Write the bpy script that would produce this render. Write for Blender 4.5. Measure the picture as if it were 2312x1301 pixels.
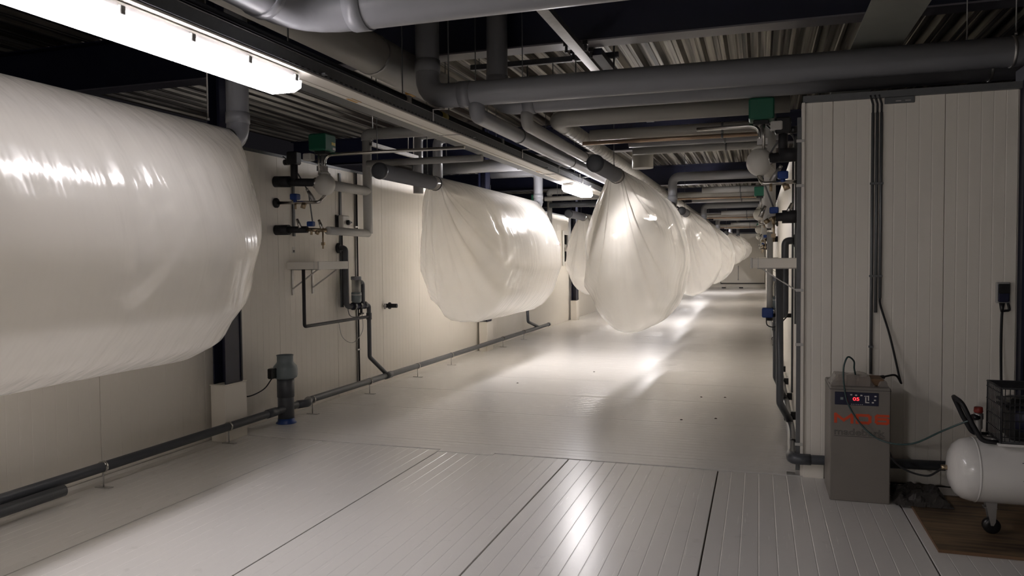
import bpy, math, random
from mathutils import Vector, Matrix, noise
random.seed(7)
for o in list(bpy.data.objects): bpy.data.objects.remove(o)
SC = bpy.context.scene
COL = SC.collection
PI = math.pi

# ------------------------------------------------------------------ camera
cam = bpy.data.cameras.new('camera'); cam_o = bpy.data.objects.new('camera', cam); COL.objects.link(cam_o)
cam.sensor_fit = 'HORIZONTAL'; cam.sensor_width = 36.0; cam.lens = 1719.0/2312.0*36.0
cam.clip_start = 0.05; cam.clip_end = 200
_ax = ((0.95134084, 0.00331845, -0.30812269), (0.30801321, -0.03898551, 0.95058297), (-0.00885786, -0.99923427, -0.03811064))
cam_o.matrix_world = Matrix(((_ax[0][0], -_ax[0][1], -_ax[0][2], 0.0),
                             (_ax[1][0], -_ax[1][1], -_ax[1][2], 0.0),
                             (_ax[2][0], -_ax[2][1], -_ax[2][2], 1.6), (0, 0, 0, 1)))
SC.camera = cam_o
# ------------------------------------------------------------------ world, exposure
w = bpy.data.worlds.new('world'); SC.world = w; w.use_nodes = True
w.node_tree.nodes['Background'].inputs[0].default_value = (0.012, 0.011, 0.013, 1)
w.node_tree.nodes['Background'].inputs[1].default_value = 0.3
vs = SC.view_settings
vs.view_transform = 'Standard'; vs.look = 'None'; vs.gamma = 1.0; vs.use_curve_mapping = False
vs.exposure = 0.8
LAMP_NEAR, LAMP_FAR = 23.0, 33.0     # near lamp set weaker than the rest to balance near and far brightness

# ------------------------------------------------------------------ materials
M = {}
def mat(name, col, rough=0.5, metal=0.0, var=0.06, scale=6.0, bump=0.0, bscale=60.0, coat=0.0, spec=0.5, stretch=None, emit=None, estr=0.0):
    m = bpy.data.materials.new(name); m.use_nodes = True; nt = m.node_tree; N = nt.nodes; L = nt.links
    b = N['Principled BSDF']
    b.inputs['Roughness'].default_value = rough; b.inputs['Metallic'].default_value = metal
    b.inputs['Specular IOR Level'].default_value = spec
    b.inputs['Coat Weight'].default_value = coat
    tc = N.new('ShaderNodeTexCoord'); mp = N.new('ShaderNodeMapping'); L.new(tc.outputs['Object'], mp.inputs[0])
    if stretch: mp.inputs['Scale'].default_value = stretch
    nz = N.new('ShaderNodeTexNoise'); nz.inputs['Scale'].default_value = scale; nz.inputs['Detail'].default_value = 5
    L.new(mp.outputs[0], nz.inputs['Vector'])
    mx = N.new('ShaderNodeMix'); mx.data_type = 'RGBA'; L.new(nz.outputs['Fac'], mx.inputs['Factor'])
    mx.inputs['A'].default_value = tuple(max(0, c*(1-var)) for c in col)+(1,)
    mx.inputs['B'].default_value = tuple(min(1, c*(1+var)) for c in col)+(1,)
    L.new(mx.outputs['Result'], b.inputs['Base Color'])
    if bump:
        n2 = N.new('ShaderNodeTexNoise'); n2.inputs['Scale'].default_value = bscale; L.new(mp.outputs[0], n2.inputs['Vector'])
        bp = N.new('ShaderNodeBump'); bp.inputs['Strength'].default_value = bump; bp.inputs['Distance'].default_value = 0.004
        L.new(n2.outputs['Fac'], bp.inputs['Height']); L.new(bp.outputs[0], b.inputs['Normal'])
    if emit:
        b.inputs['Emission Color'].default_value = emit+(1,); b.inputs['Emission Strength'].default_value = estr
    M[name] = m
    return m
mat('wall_cream', (0.86, 0.815, 0.735), 0.42, var=0.03, scale=2.0, coat=0.0)
mat('pvc_grey', (0.29, 0.295, 0.315), 0.32, var=0.05)
mat('pvc_dark', (0.075, 0.08, 0.09), 0.35, var=0.08)
mat('pipe_black', (0.018, 0.018, 0.02), 0.55, var=0.2)
mat('rubber_black', (0.012, 0.012, 0.014), 0.6, var=0.2, bump=0.2)
mat('insulation_white', (0.55, 0.54, 0.51), 0.4, var=0.05)
mat('insulation_grey', (0.40, 0.395, 0.38), 0.42, var=0.05)
mat('duct_grey', (0.42, 0.405, 0.37), 0.45, var=0.06)
mat('steel', (0.55, 0.53, 0.50), 0.22, metal=1.0, var=0.15)
mat('galvanised', (0.48, 0.47, 0.46), 0.4, metal=0.9, var=0.2, scale=25)
mat('galvanised_dark', (0.16, 0.165, 0.17), 0.5, metal=0.5, var=0.15, scale=25)
mat('rail_white', (0.78, 0.74, 0.67), 0.45, var=0.04)
mat('beam_navy', (0.012, 0.014, 0.035), 0.4, var=0.2)
mat('beam_flange', (0.19, 0.18, 0.20), 0.35, var=0.15)  # lit lower flange of the navy beams, its brightness put into the colour
mat('girder_grey', (0.22, 0.225, 0.20), 0.5, var=0.12)
mat('copper_tone', (0.50, 0.36, 0.26), 0.35, metal=0.7, var=0.2)
mat('brass', (0.42, 0.33, 0.22), 0.3, metal=0.9, var=0.2)
mat('green_box', (0.008, 0.10, 0.055), 0.45, var=0.1)
mat('blue_plastic', (0.01, 0.045, 0.22), 0.4, var=0.1)
mat('navy_plastic', (0.01, 0.012, 0.04), 0.4, var=0.1)
mat('label_yellow', (0.60, 0.48, 0.10), 0.5)
mat('label_orange', (0.55, 0.30, 0.06), 0.5)
mat('label_white', (0.75, 0.73, 0.68), 0.5)
mat('paper_red', (0.45, 0.10, 0.07), 0.6)
mat('white_plastic', (0.68, 0.66, 0.61), 0.35, var=0.03)
mat('black_plastic', (0.01, 0.01, 0.011), 0.35, var=0.1)
mat('fan_grey', (0.20, 0.235, 0.245), 0.35, var=0.06)
mat('dryer_grey', (0.21, 0.19, 0.17), 0.42, var=0.05, bump=0.15, bscale=400)
mat('orange_red', (0.62, 0.07, 0.02), 0.5, var=0.03)
mat('ink_dark', (0.045, 0.043, 0.04), 0.5)
mat('ink_black', (0.006, 0.006, 0.007), 0.5)
mat('logo_blue', (0.012, 0.016, 0.10), 0.4)
mat('tank_enamel', (0.80, 0.785, 0.76), 0.22, var=0.03, coat=0.3)
mat('red_cap', (0.28, 0.03, 0.02), 0.45)
mat('cardboard', (0.19, 0.11, 0.06), 0.8, var=0.12)
mat('hose_green', (0.035, 0.07, 0.07), 0.25)
mat('grime', (0.055, 0.042, 0.03), 0.8, var=0.3)
mat('pane_dark', (0.012, 0.012, 0.014), 0.06)
mat('rag_dark', (0.05, 0.045, 0.042), 0.5, var=0.4)
mat('led_red', (0.3, 0.01, 0.01), 0.4, emit=(1.0, 0.03, 0.04), estr=1.6)
mat('lamp_diffuser_side', (0.9, 0.9, 0.9), 0.4, var=0.01, emit=(1.0, 0.955, 0.96), estr=125.0)
mat('lamp_diffuser_near_side', (0.9, 0.9, 0.9), 0.4, var=0.01, emit=(1.0, 0.945, 0.97), estr=5.0)
mat('lamp_end', (0.8, 0.8, 0.8), 0.4, var=0.02, emit=(1.0, 0.96, 0.97), estr=2.0)
mat('lamp_housing', (0.75, 0.74, 0.74), 0.4, var=0.02)
mat('lamp_diffuser', (0.9, 0.9, 0.9), 0.4, var=0.01, emit=(1.0, 0.955, 0.96), estr=LAMP_FAR)
mat('lamp_diffuser_near', (0.9, 0.9, 0.9), 0.4, var=0.01, emit=(1.0, 0.945, 0.97), estr=LAMP_NEAR)

def floor_mat():
    m = bpy.data.materials.new('floor_lacquer'); m.use_nodes = True; nt = m.node_tree; N = nt.nodes; L = nt.links
    b = N['Principled BSDF']
    tc = N.new('ShaderNodeTexCoord'); geo = N.new('ShaderNodeNewGeometry')
    n1 = N.new('ShaderNodeTexNoise'); n1.inputs['Scale'].default_value = 1.3; n1.inputs['Detail'].default_value = 6; L.new(geo.outputs['Position'], n1.inputs['Vector'])
    mp = N.new('ShaderNodeMapping'); mp.inputs['Scale'].default_value = (40, 1.0, 1); L.new(tc.outputs['Object'], mp.inputs[0])
    n2 = N.new('ShaderNodeTexNoise'); n2.inputs['Scale'].default_value = 3.0; n2.inputs['Detail'].default_value = 6; L.new(mp.outputs[0], n2.inputs['Vector'])
    n3 = N.new('ShaderNodeTexNoise'); n3.inputs['Scale'].default_value = 7.0; n3.inputs['Detail'].default_value = 8; n3.inputs['Roughness'].default_value = 0.7; L.new(geo.outputs['Position'], n3.inputs['Vector'])
    cr = N.new('ShaderNodeValToRGB'); cr.color_ramp.elements[0].position = 0.60; cr.color_ramp.elements[1].position = 0.78
    L.new(n3.outputs['Fac'], cr.inputs[0])
    mx = N.new('ShaderNodeMix'); mx.data_type = 'RGBA'; L.new(n1.outputs['Fac'], mx.inputs['Factor'])
    mx.inputs['A'].default_value = (0.77, 0.75, 0.72, 1); mx.inputs['B'].default_value = (0.84, 0.82, 0.79, 1)
    m2 = N.new('ShaderNodeMix'); m2.data_type = 'RGBA'; m2.inputs['B'].default_value = (0.42, 0.40, 0.37, 1)
    ml = N.new('ShaderNodeMath'); ml.operation = 'MULTIPLY'; ml.inputs[1].default_value = 0.35; L.new(cr.outputs[0], ml.inputs[0])
    L.new(ml.outputs[0], m2.inputs['Factor']); L.new(mx.outputs['Result'], m2.inputs['A'])
    L.new(m2.outputs['Result'], b.inputs['Base Color'])
    mr = N.new('ShaderNodeMapRange'); mr.inputs['To Min'].default_value = 0.25; mr.inputs['To Max'].default_value = 0.285; L.new(n2.outputs['Fac'], mr.inputs['Value'])
    L.new(mr.outputs[0], b.inputs['Roughness'])
    b.inputs['Specular IOR Level'].default_value = 0.55
    bp = N.new('ShaderNodeBump'); bp.inputs['Strength'].default_value = 0.008; bp.inputs['Distance'].default_value = 0.002
    L.new(n2.outputs['Fac'], bp.inputs['Height']); L.new(bp.outputs[0], b.inputs['Normal'])
    M['floor'] = m
floor_mat()

def deck_mat():
    m = bpy.data.materials.new('roof_deck'); m.use_nodes = True; nt = m.node_tree; N = nt.nodes; L = nt.links
    b = N['Principled BSDF']; geo = N.new('ShaderNodeNewGeometry')
    mp = N.new('ShaderNodeMapping'); mp.inputs['Scale'].default_value = (14, 0.2, 1); L.new(geo.outputs['Position'], mp.inputs[0])
    n = N.new('ShaderNodeTexNoise'); n.inputs['Scale'].default_value = 1.6; n.inputs['Detail'].default_value = 4; L.new(mp.outputs[0], n.inputs['Vector'])
    cr = N.new('ShaderNodeValToRGB'); e = cr.color_ramp.elements
    e[0].position = 0.42; e[0].color = (0.03, 0.023, 0.017, 1); e[1].position = 0.60; e[1].color = (0.30, 0.275, 0.23, 1)
    L.new(n.outputs['Fac'], cr.inputs[0]); L.new(cr.outputs[0], b.inputs['Base Color'])
    b.inputs['Metallic'].default_value = 0.35; b.inputs['Roughness'].default_value = 0.4
    M['deck'] = m
deck_mat()

def wood_mat():
    m = bpy.data.materials.new('stained_board'); m.use_nodes = True; nt = m.node_tree; N = nt.nodes; L = nt.links
    b = N['Principled BSDF']; tc = N.new('ShaderNodeTexCoord')
    mp = N.new('ShaderNodeMapping'); mp.inputs['Scale'].default_value = (1.2, 14, 1); L.new(tc.outputs['Object'], mp.inputs[0])
    n = N.new('ShaderNodeTexNoise'); n.inputs['Scale'].default_value = 2.2; n.inputs['Detail'].default_value = 7; L.new(mp.outputs[0], n.inputs['Vector'])
    n2 = N.new('ShaderNodeTexNoise'); n2.inputs['Scale'].default_value = 2.5; L.new(tc.outputs['Object'], n2.inputs['Vector'])
    cr = N.new('ShaderNodeValToRGB'); e = cr.color_ramp.elements
    e[0].position = 0.38; e[0].color = (0.045, 0.028, 0.016, 1); e[1].position = 0.68; e[1].color = (0.26, 0.17, 0.09, 1)
    ad = N.new('ShaderNodeMath'); ad.operation = 'MULTIPLY_ADD'; ad.inputs[1].default_value = 0.5
    L.new(n2.outputs['Fac'], ad.inputs[0]); 
    sb = N.new('ShaderNodeMath'); sb.operation = 'MULTIPLY'; sb.inputs[1].default_value = 0.55; L.new(n.outputs['Fac'], sb.inputs[0]); L.new(sb.outputs[0], ad.inputs[2])
    L.new(ad.outputs[0], cr.inputs[0]); L.new(cr.outputs[0], b.inputs['Base Color']); b.inputs['Roughness'].default_value = 0.6
    M['wood'] = m
wood_mat()

def film_mat(name, col, trans, transp, rough):
    m = bpy.data.materials.new(name); m.use_nodes = True; nt = m.node_tree; N = nt.nodes; L = nt.links
    N.remove(N['Principled BSDF']); out = N['Material Output']
    tc = N.new('ShaderNodeTexCoord')
    mp = N.new('ShaderNodeMapping'); mp.inputs['Scale'].default_value = (2.5, 6, 1.1); L.new(tc.outputs['Object'], mp.inputs[0])
    nz = N.new('ShaderNodeTexNoise'); nz.inputs['Scale'].default_value = 2.0; nz.inputs['Detail'].default_value = 2; L.new(mp.outputs[0], nz.inputs['Vector'])
    bp = N.new('ShaderNodeBump'); bp.inputs['Strength'].default_value = 0.65; bp.inputs['Distance'].default_value = 0.018; L.new(nz.outputs['Fac'], bp.inputs['Height'])
    d = N.new('ShaderNodeBsdfDiffuse'); d.inputs['Color'].default_value = col+(1,)
    t = N.new('ShaderNodeBsdfTranslucent'); t.inputs['Color'].default_value = col+(1,)
    tp = N.new('ShaderNodeBsdfTransparent'); tp.inputs['Color'].default_value = (0.96, 0.94, 0.90, 1)
    g = N.new('ShaderNodeBsdfGlossy'); g.inputs['Roughness'].default_value = rough; g.inputs['Color'].default_value = (1, 1, 1, 1)
    lw = N.new('ShaderNodeLayerWeight'); lw.inputs['Blend'].default_value = 0.5
    pw = N.new('ShaderNodeMath'); pw.operation = 'POWER'; pw.inputs[1].default_value = 4.0; L.new(lw.outputs['Facing'], pw.inputs[0])
    fr = N.new('ShaderNodeMapRange'); fr.inputs['To Min'].default_value = 0.05; fr.inputs['To Max'].default_value = 0.6; L.new(pw.outputs[0], fr.inputs['Value'])
    for s in (g, lw): L.new(bp.outputs[0], s.inputs['Normal'])
    a = N.new('ShaderNodeMixShader'); a.inputs[0].default_value = trans; L.new(d.outputs[0], a.inputs[1]); L.new(t.outputs[0], a.inputs[2])
    c = N.new('ShaderNodeMixShader'); c.inputs[0].default_value = transp; L.new(a.outputs[0], c.inputs[1]); L.new(tp.outputs[0], c.inputs[2])
    e = N.new('ShaderNodeMixShader'); L.new(fr.outputs[0], e.inputs[0]); L.new(c.outputs[0], e.inputs[1]); L.new(g.outputs[0], e.inputs[2])
    L.new(e.outputs[0], out.inputs['Surface'])
    M[name] = m
film_mat('film', (0.96, 0.94, 0.895), 0.80, 0.30, 0.19)
film_mat('film_clear', (0.75, 0.72, 0.68), 0.5, 0.45, 0.12)
film_mat('acrylic', (0.45, 0.47, 0.48), 0.5, 0.55, 0.05)

# ------------------------------------------------------------------ mesh helpers
def spline(pts, n=6):
    P = [Vector(p) for p in pts]; Q = [P[0]*2-P[1]]+P+[P[-1]*2-P[-2]]; out = []
    for i in range(1, len(Q)-2):
        a, b, c, d = Q[i-1:i+3]
        for k in range(n):
            t = k/n; out.append(tuple(.5*((2*b)+(c-a)*t+(2*a-5*b+4*c-d)*t*t+(3*b-a-3*c+d)*t**3)))
    return out+[tuple(P[-1])]
class MB:
    def __init__(s): s.v = []; s.f = []; s.sm = []
    def add(s, vs_, fs, smooth=False):
        o = len(s.v); s.v += [tuple(p) for p in vs_]
        for f in fs: s.f.append(tuple(i+o for i in f)); s.sm.append(smooth)
        return s
    def box(s, x0, x1, y0, y1, z0, z1, c=0.0):
        if x0 > x1: x0, x1 = x1, x0
        if y0 > y1: y0, y1 = y1, y0
        if z0 > z1: z0, z1 = z1, z0
        c = min(c, (x1-x0)*.45, (y1-y0)*.45, (z1-z0)*.45)
        if c <= 0:
            return s.add([(x0,y0,z0),(x1,y0,z0),(x1,y1,z0),(x0,y1,z0),(x0,y0,z1),(x1,y0,z1),(x1,y1,z1),(x0,y1,z1)],
                         [(3,2,1,0),(4,5,6,7),(0,1,5,4),(1,2,6,5),(2,3,7,6),(3,0,4,7)])
        # chamfered: 8-gon rings
        def ring(a, z): return [(x0+c+a,y0+a,z),(x1-c-a,y0+a,z),(x1-a,y0+c+a,z),(x1-a,y1-c-a,z),(x1-c-a,y1-a,z),(x0+c+a,y1-a,z),(x0+a,y1-c-a,z),(x0+a,y0+c+a,z)]
        vv = ring(c*.7, z0)+ring(0, z0+c)+ring(0, z1-c)+ring(c*.7, z1); ff = [tuple(range(7,-1,-1)), tuple(range(24,32))]
        for r in range(3):
            for i in range(8): j = (i+1) % 8; ff.append((r*8+i, r*8+j, r*8+8+j, r*8+8+i))
        return s.add(vv, ff)
    def tube(s, pts, r, seg=16, bend=0.0, caps=True, arc=6, smooth=True):
        P = [Vector(p) for p in pts]; path = [P[0]]
        for i in range(1, len(P)-1):
            if bend <= 0: path.append(P[i]); continue
            a, b, c = P[i-1], P[i], P[i+1]; d1 = (b-a).normalized(); d2 = (c-b).normalized()
            ang = d1.angle(d2)
            if ang < 0.02: path.append(b); continue
            t = min(bend*math.tan(ang/2), (b-a).length*.49, (c-b).length*.49)
            p0 = b-d1*t; p1 = b+d2*t
            for k in range(arc+1):
                q = k/arc; path.append(p0.lerp(b, q).lerp(b.lerp(p1, q), q))
        path.append(P[-1])
        n = len(path); tang = []
        for i in range(n):
            a = path[max(0, i-1)]; b = path[min(n-1, i+1)]; tang.append((b-a).normalized())
        up = Vector((0,0,1)) if abs(tang[0].z) < .9 else Vector((1,0,0))
        nrm = tang[0].cross(up).normalized(); vv = []; 
        for i in range(n):
            nrm = (nrm-tang[i]*nrm.dot(tang[i])).normalized(); bi = tang[i].cross(nrm)
            rr = r[i] if isinstance(r, (list, tuple)) else r
            for k in range(seg):
                a = 2*PI*k/seg; vv.append(path[i]+nrm*(math.cos(a)*rr)+bi*(math.sin(a)*rr))
        ff = []
        for i in range(n-1):
            for k in range(seg):
                j = (k+1) % seg; ff.append((i*seg+k, i*seg+j, (i+1)*seg+j, (i+1)*seg+k))
        s.add(vv, ff, smooth)
        if caps:
            o = len(s.v)-n*seg
            s.f.append(tuple(o+k for k in range(seg-1, -1, -1))); s.sm.append(False)
            s.f.append(tuple(o+(n-1)*seg+k for k in range(seg))); s.sm.append(False)
        return s
    def lathe(s, prof, org, axis, seg=24, smooth=True):
        axis = Vector(axis).normalized(); org = Vector(org)
        up = Vector((0,0,1)) if abs(axis.z) < .9 else Vector((1,0,0))
        u = axis.cross(up).normalized(); v = axis.cross(u); vv = []; ff = []
        for (r, h) in prof:
            for k in range(seg):
                a = 2*PI*k/seg; vv.append(org+axis*h+u*(r*math.cos(a))+v*(r*math.sin(a)))
        n = len(prof)
        for i in range(n-1):
            for k in range(seg):
                j = (k+1) % seg; ff.append((i*seg+k, i*seg+j, (i+1)*seg+j, (i+1)*seg+k))
        s.add(vv, ff, smooth)
        o = len(s.v)-n*seg
        if prof[0][0] > 1e-5: s.f.append(tuple(o+k for k in range(seg-1, -1, -1))); s.sm.append(False)
        if prof[-1][0] > 1e-5: s.f.append(tuple(o+(n-1)*seg+k for k in range(seg))); s.sm.append(False)
        return s
    def ball(s, c, rx, ry, rz, nu=20, nv=12):
        vv = []; ff = []
        for i in range(nv+1):
            t = PI*i/nv
            for k in range(nu):
                a = 2*PI*k/nu; vv.append((c[0]+rx*math.sin(t)*math.cos(a), c[1]+ry*math.sin(t)*math.sin(a), c[2]+rz*math.cos(t)))
        for i in range(nv):
            for k in range(nu):
                j = (k+1) % nu; ff.append((i*nu+k, (i+1)*nu+k, (i+1)*nu+j, i*nu+j))
        return s.add(vv, ff, True)
    def extr(s, poly, org, ux, uy, d):
        """poly in the (ux, uy) plane at org, extruded by vector d"""
        org = Vector(org); ux = Vector(ux); uy = Vector(uy); d = Vector(d); n = len(poly)
        vv = [org+ux*a+uy*b for a, b in poly]; vv += [p+d for p in vv]
        ff = [tuple(range(n)), tuple(range(2*n-1, n-1, -1))]
        for i in range(n): j = (i+1) % n; ff.append((i, i+n, j+n, j))
        return s.add(vv, ff)
    def mesh(s, name):
        me = bpy.data.meshes.new(name); me.from_pydata(s.v, [], s.f); me.polygons.foreach_set('use_smooth', s.sm); me.update(); 
        import bmesh
        b = bmesh.new(); b.from_mesh(me); bmesh.ops.recalc_face_normals(b, faces=b.faces); b.to_mesh(me); b.free()
        return me
    def build(s, name, m, parent=None):
        me = s.mesh(name); me.materials.append(M[m] if isinstance(m, str) else m)
        return link(name, me, parent)
def link(name, data, parent=None):
    o = bpy.data.objects.new(name, data); COL.objects.link(o)
    if parent:
        o.parent = parent
        o.matrix_parent_inverse = Matrix.Translation(-parent_loc(parent))
    return o
def parent_loc(p):
    l = Vector(p.location)
    return l if not p.parent else l   # sub-parts are built in world space under parts that sit at the origin
def tag(o, label=None, cat=None, group=None, kind=None):
    if label: o['label'] = label
    if cat: o['category'] = cat
    if group: o['group'] = group
    if kind: o['kind'] = kind
    return o
def thing(name, label, cat, loc=(0,0,0), group=None):
    return tag(link(name, None), label, cat, group) if loc == (0,0,0) else _thing_at(name, label, cat, loc, group)
def _thing_at(name, label, cat, loc, group):
    o = link(name, None); o.location = loc
    return tag(o, label, cat, group)
def part(name, mb, m, parent):
    """a part modelled in world coordinates under a thing (thing > part), or a sub-part under a part"""
    me = mb.mesh(name); me.materials.append(M[m] if isinstance(m, str) else m)
    o = bpy.data.objects.new(name, me); COL.objects.link(o); o.parent = parent
    off = Vector((0,0,0)); p = parent
    while p: off += Vector(p.location); p = p.parent
    o.location = -off
    return o
def struct(name, mb, m, label=None):
    me = mb.mesh(name); me.materials.append(M[m]); o = link(name, me); o['kind'] = 'structure'
    if label: o['label'] = label
    return o
def one(name, mb, m, label, cat, group=None):
    return tag(mb.build(name, m), label, cat, group)

# ------------------------------------------------------------------ the setting
XL, XR, YF = -4.68, 0.33, 41.5          # left wall, right wall, far wall
YB = -8.0                                # behind the camera
YS = 5.87                                # seam where the floor panels change direction, front of the return wall
def panel_mesh(W, Ln, pitch, t=0.02, gw=0.007, gd=0.0016, m='floor', gap=0.003, y0=0.0):
    """grooved sheet: u across [0,W], v along [0,L], front +z"""
    pr = [(gap, -t), (gap, -0.002), (gap+0.002, 0.0)]
    n = max(2, int(round(W/pitch)))
    for i in range(1, n):
        u = W*i/n; pr += [(u-gw/2, 0), (u-gw/6, -gd), (u+gw/6, -gd), (u+gw/2, 0)]
    pr += [(W-gap-0.002, 0.0), (W-gap, -0.002), (W-gap, -t)]
    vv = []; ff = []
    for a, b in pr: vv += [(a, 0.001, b), (a, Ln-0.001, b)]
    for i in range(len(pr)-1): ff.append((2*i, 2*i+2, 2*i+3, 2*i+1))
    me = bpy.data.meshes.new('panel'); me.from_pydata(vv, [], ff); me.update(); me.materials.append(M[m])
    return me
def place_panel(me, parent, loc, ax):
    o = bpy.data.objects.new('panel', me); COL.objects.link(o); o.parent = parent
    o.matrix_local = Matrix(((ax[0][0], ax[1][0], ax[2][0], loc[0]), (ax[0][1], ax[1][1], ax[2][1], loc[1]), (ax[0][2], ax[1][2], ax[2][2], loc[2]), (0,0,0,1)))
    return o
floor = struct('floor', MB().box(XL-0.3, 4.3, YB, YF+0.3, -0.25, -0.014), 'grime')
seams = [XL, -3.675, -2.545, -1.435, -0.285, 0.87, 2.01, 3.15, 4.29]
for a, b in zip(seams[:-1], seams[1:]):
    place_panel(panel_mesh(b-a, YS-.018-YB, 0.095, gd=.0013, gap=.0045), floor, (a, YB, 0), ((1,0,0),(0,1,0),(0,0,1)))
ys = [YS+0.006, 6.14, 7.46]
while ys[-1] < YF: ys.append(ys[-1]+1.15)
ys[-1] = YF
cache = {}
for a, b in zip(ys[:-1], ys[1:]):
    k = round(b-a, 3)
    if k not in cache: cache[k] = panel_mesh(b-a, XR-XL, 0.095, gd=.0007, gap=0.0022)
    place_panel(cache[k], floor, (XL, b, 0), ((0,-1,0),(1,0,0),(0,0,1)))
pl = struct('trim_1', MB().box(-2.54, -2.06, 5.80, 5.868, 0.0005, 0.005, 0.001), 'floor', 'thin cover plate on the floor joint')
# walls
wl = struct('wall_left', MB().box(XL-0.14, XL-0.02, YB, YF, -0.01, 2.66), 'wall_cream')
wp = panel_mesh(1.13, 2.665, 0.094, gd=0.0009, gw=0.006, m='wall_cream', gap=0.002)
y = YB
while y < YF-0.5:
    place_panel(wp, wl, (XL, y, 0), ((0,1,0),(0,0,1),(1,0,0))); y += 1.13
struct('trim_2', MB().box(XL-0.15, XL+0.012, YB, YF, 2.662, 2.69), 'galvanised_dark', 'dark metal capping along the top of the left wall')
wr = struct('wall_right', MB().box(XR+0.02, XR+0.14, YS+0.06, YF, -0.01, 2.69), 'wall_cream')
y = YS+1.13+0.05
wpr = panel_mesh(1.13, 2.69, 0.094, gd=0.0009, gw=0.006, m='wall_cream', gap=0.002)
while y < YF+1:
    place_panel(wpr, wr, (XR, min(y, YF), 0), ((0,-1,0),(0,0,1),(-1,0,0))); y += 1.13
struct('wall_back', MB().box(XL-.1, 4.3, YB-.12, YB, -.01, 2.9), 'wall_cream')
wf = struct('wall_front', MB().box(0.32, 1.66, YS+0.05, YS+0.15, -0.01, 2.70), 'wall_cream')
for a, b in ((0.30, 0.50), (0.50, 1.21), (1.21, 1.645)):
    place_panel(panel_mesh(b-a, 2.70, 0.0755, gd=0.0012, gw=0.008, m='wall_cream', gap=0.0018, t=0.03), wf, (a, YS+0.03, 0.0), ((1,0,0),(0,0,1),(0,-1,0)))
struct('trim_3', MB().box(0.292, 0.312, YS+0.01, YS+0.09, 0.0, 2.70), 'wall_cream', 'cream folded corner strip of the wall end')
struct('trim_4', MB().box(0.30, 1.66, YS+0.0, YS+0.06, 2.70, 2.745), 'galvanised_dark', 'dark dusty capping on top of the front wall')
struct('trim_5', MB().box(0.31, 0.452, 5.84, 5.875, 0.0, 0.10, .004), 'wall_cream', 'low cream kerb at the foot of the wall end')
wa = struct('wall_far', MB().box(XL-0.1, XR+0.1, YF+0.02, YF+0.14, -0.01, 2.85), 'wall_cream')
for i in range(5):
    place_panel(panel_mesh(1.0, 2.84, 0.094, gd=0.0009, m='wall_cream', gap=0.003), wa, (XL+i*1.002, YF, 0), ((1,0,0),(0,0,1),(0,-1,0)))
# sliding door on the far wall
dr = struct('door_1', MB().box(-1.88, 0.30, YF-0.09, YF-0.03, 0.24, 2.78, .01), 'wall_cream', 'cream sliding door on the far end wall')
part('door_edge_seal', MB().box(-1.90, 0.30, YF-0.10, YF-0.03, 0.20, 0.245).box(-1.905, -1.875, YF-0.10, YF-0.03, 0.20, 0.50), 'rubber_black', dr)
part('door_handle', MB().tube([(-1.01,YF-0.1,1.15),(-1.01,YF-0.12,0.42)], .015, 8).box(-1.04,-.98,YF-.13,YF-.09,.38,.46), 'galvanised', dr)
part('door_rail', MB().box(-4.0, 0.3, YF-0.12, YF-0.03, 2.80, 2.86), 'galvanised_dark', dr)
# roof deck: trapezoidal sheets running with the corridor
ZD = 4.0
ceil = struct('ceiling', MB().box(-9.2, 4.4, YB, YF+0.4, ZD+0.10, ZD+0.16), 'beam_navy')
def deck_mesh():
    vv = []; ff = []; pr = []
    for i in range(3):
        x = i*0.25; pr += [(x, .085), (x+.085, .085), (x+.115, 0), (x+.165, 0), (x+.172, .006), (x+.182, .006), (x+.189, 0), (x+.22, 0)]
    pr.append((.75, .085))
    for a, b in pr: vv += [(a, 0, b), (a, YF+0.3-YB, b)]
    for i in range(len(pr)-1): ff.append((2*i, 2*i+1, 2*i+3, 2*i+2))
    me = bpy.data.meshes.new('deck_sheet'); me.from_pydata(vv, [], ff); me.update(); me.materials.append(M['deck']); return me
dm = deck_mesh()
for i in range(18):
    o = bpy.data.objects.new('deck_sheet', dm); COL.objects.link(o); o.parent = ceil; o.location = (-9.1+.75*i, YB, ZD)

def ibeam_x(name, label, x0, x1, y, z0, z1, bw=.22, m='beam_navy', mf='beam_flange'):
    t = thing(name, label, 'beam')
    part('web', MB().box(x0, x1, y-.006, y+.006, z0+.014, z1-.014), m, t)
    part('bottom_flange', MB().box(x0, x1, y-bw/2, y+bw/2, z0, z0+.014), mf, t)
    part('top_flange', MB().box(x0, x1, y-bw/2, y+bw/2, z1-.014, z1), m, t)
    return t
beamtxt = ['nearest dark steel beam spanning the roof across the corridor', 'second dark steel roof beam from the camera', 'third dark steel roof beam from the camera', 'fourth dark steel roof beam from the camera', 'fifth dark steel roof beam from the camera', 'farthest dark steel roof beam before the end wall']
for i, yb in enumerate((6.66, 13.46, 20.26, 27.06, 33.86, 40.66)):
    ibeam_x('roof_beam', beamtxt[i], -9.0, 4.2, yb, 3.48, ZD-.002)
# grey girder running with the corridor over the front wall
g = thing('roof_girder', 'wide grey girder running lengthwise above the front wall', 'beam')
part('bottom_flange', MB().box(.62, .95, 4.2, 20, 3.08, 3.095), 'girder_grey', g)
part('web', MB().box(.78, .79, 4.2, 20, 3.095, 3.19), 'girder_grey', g)
part('rivets', MB().add([], []), 'girder_grey', g) if False else None
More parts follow.
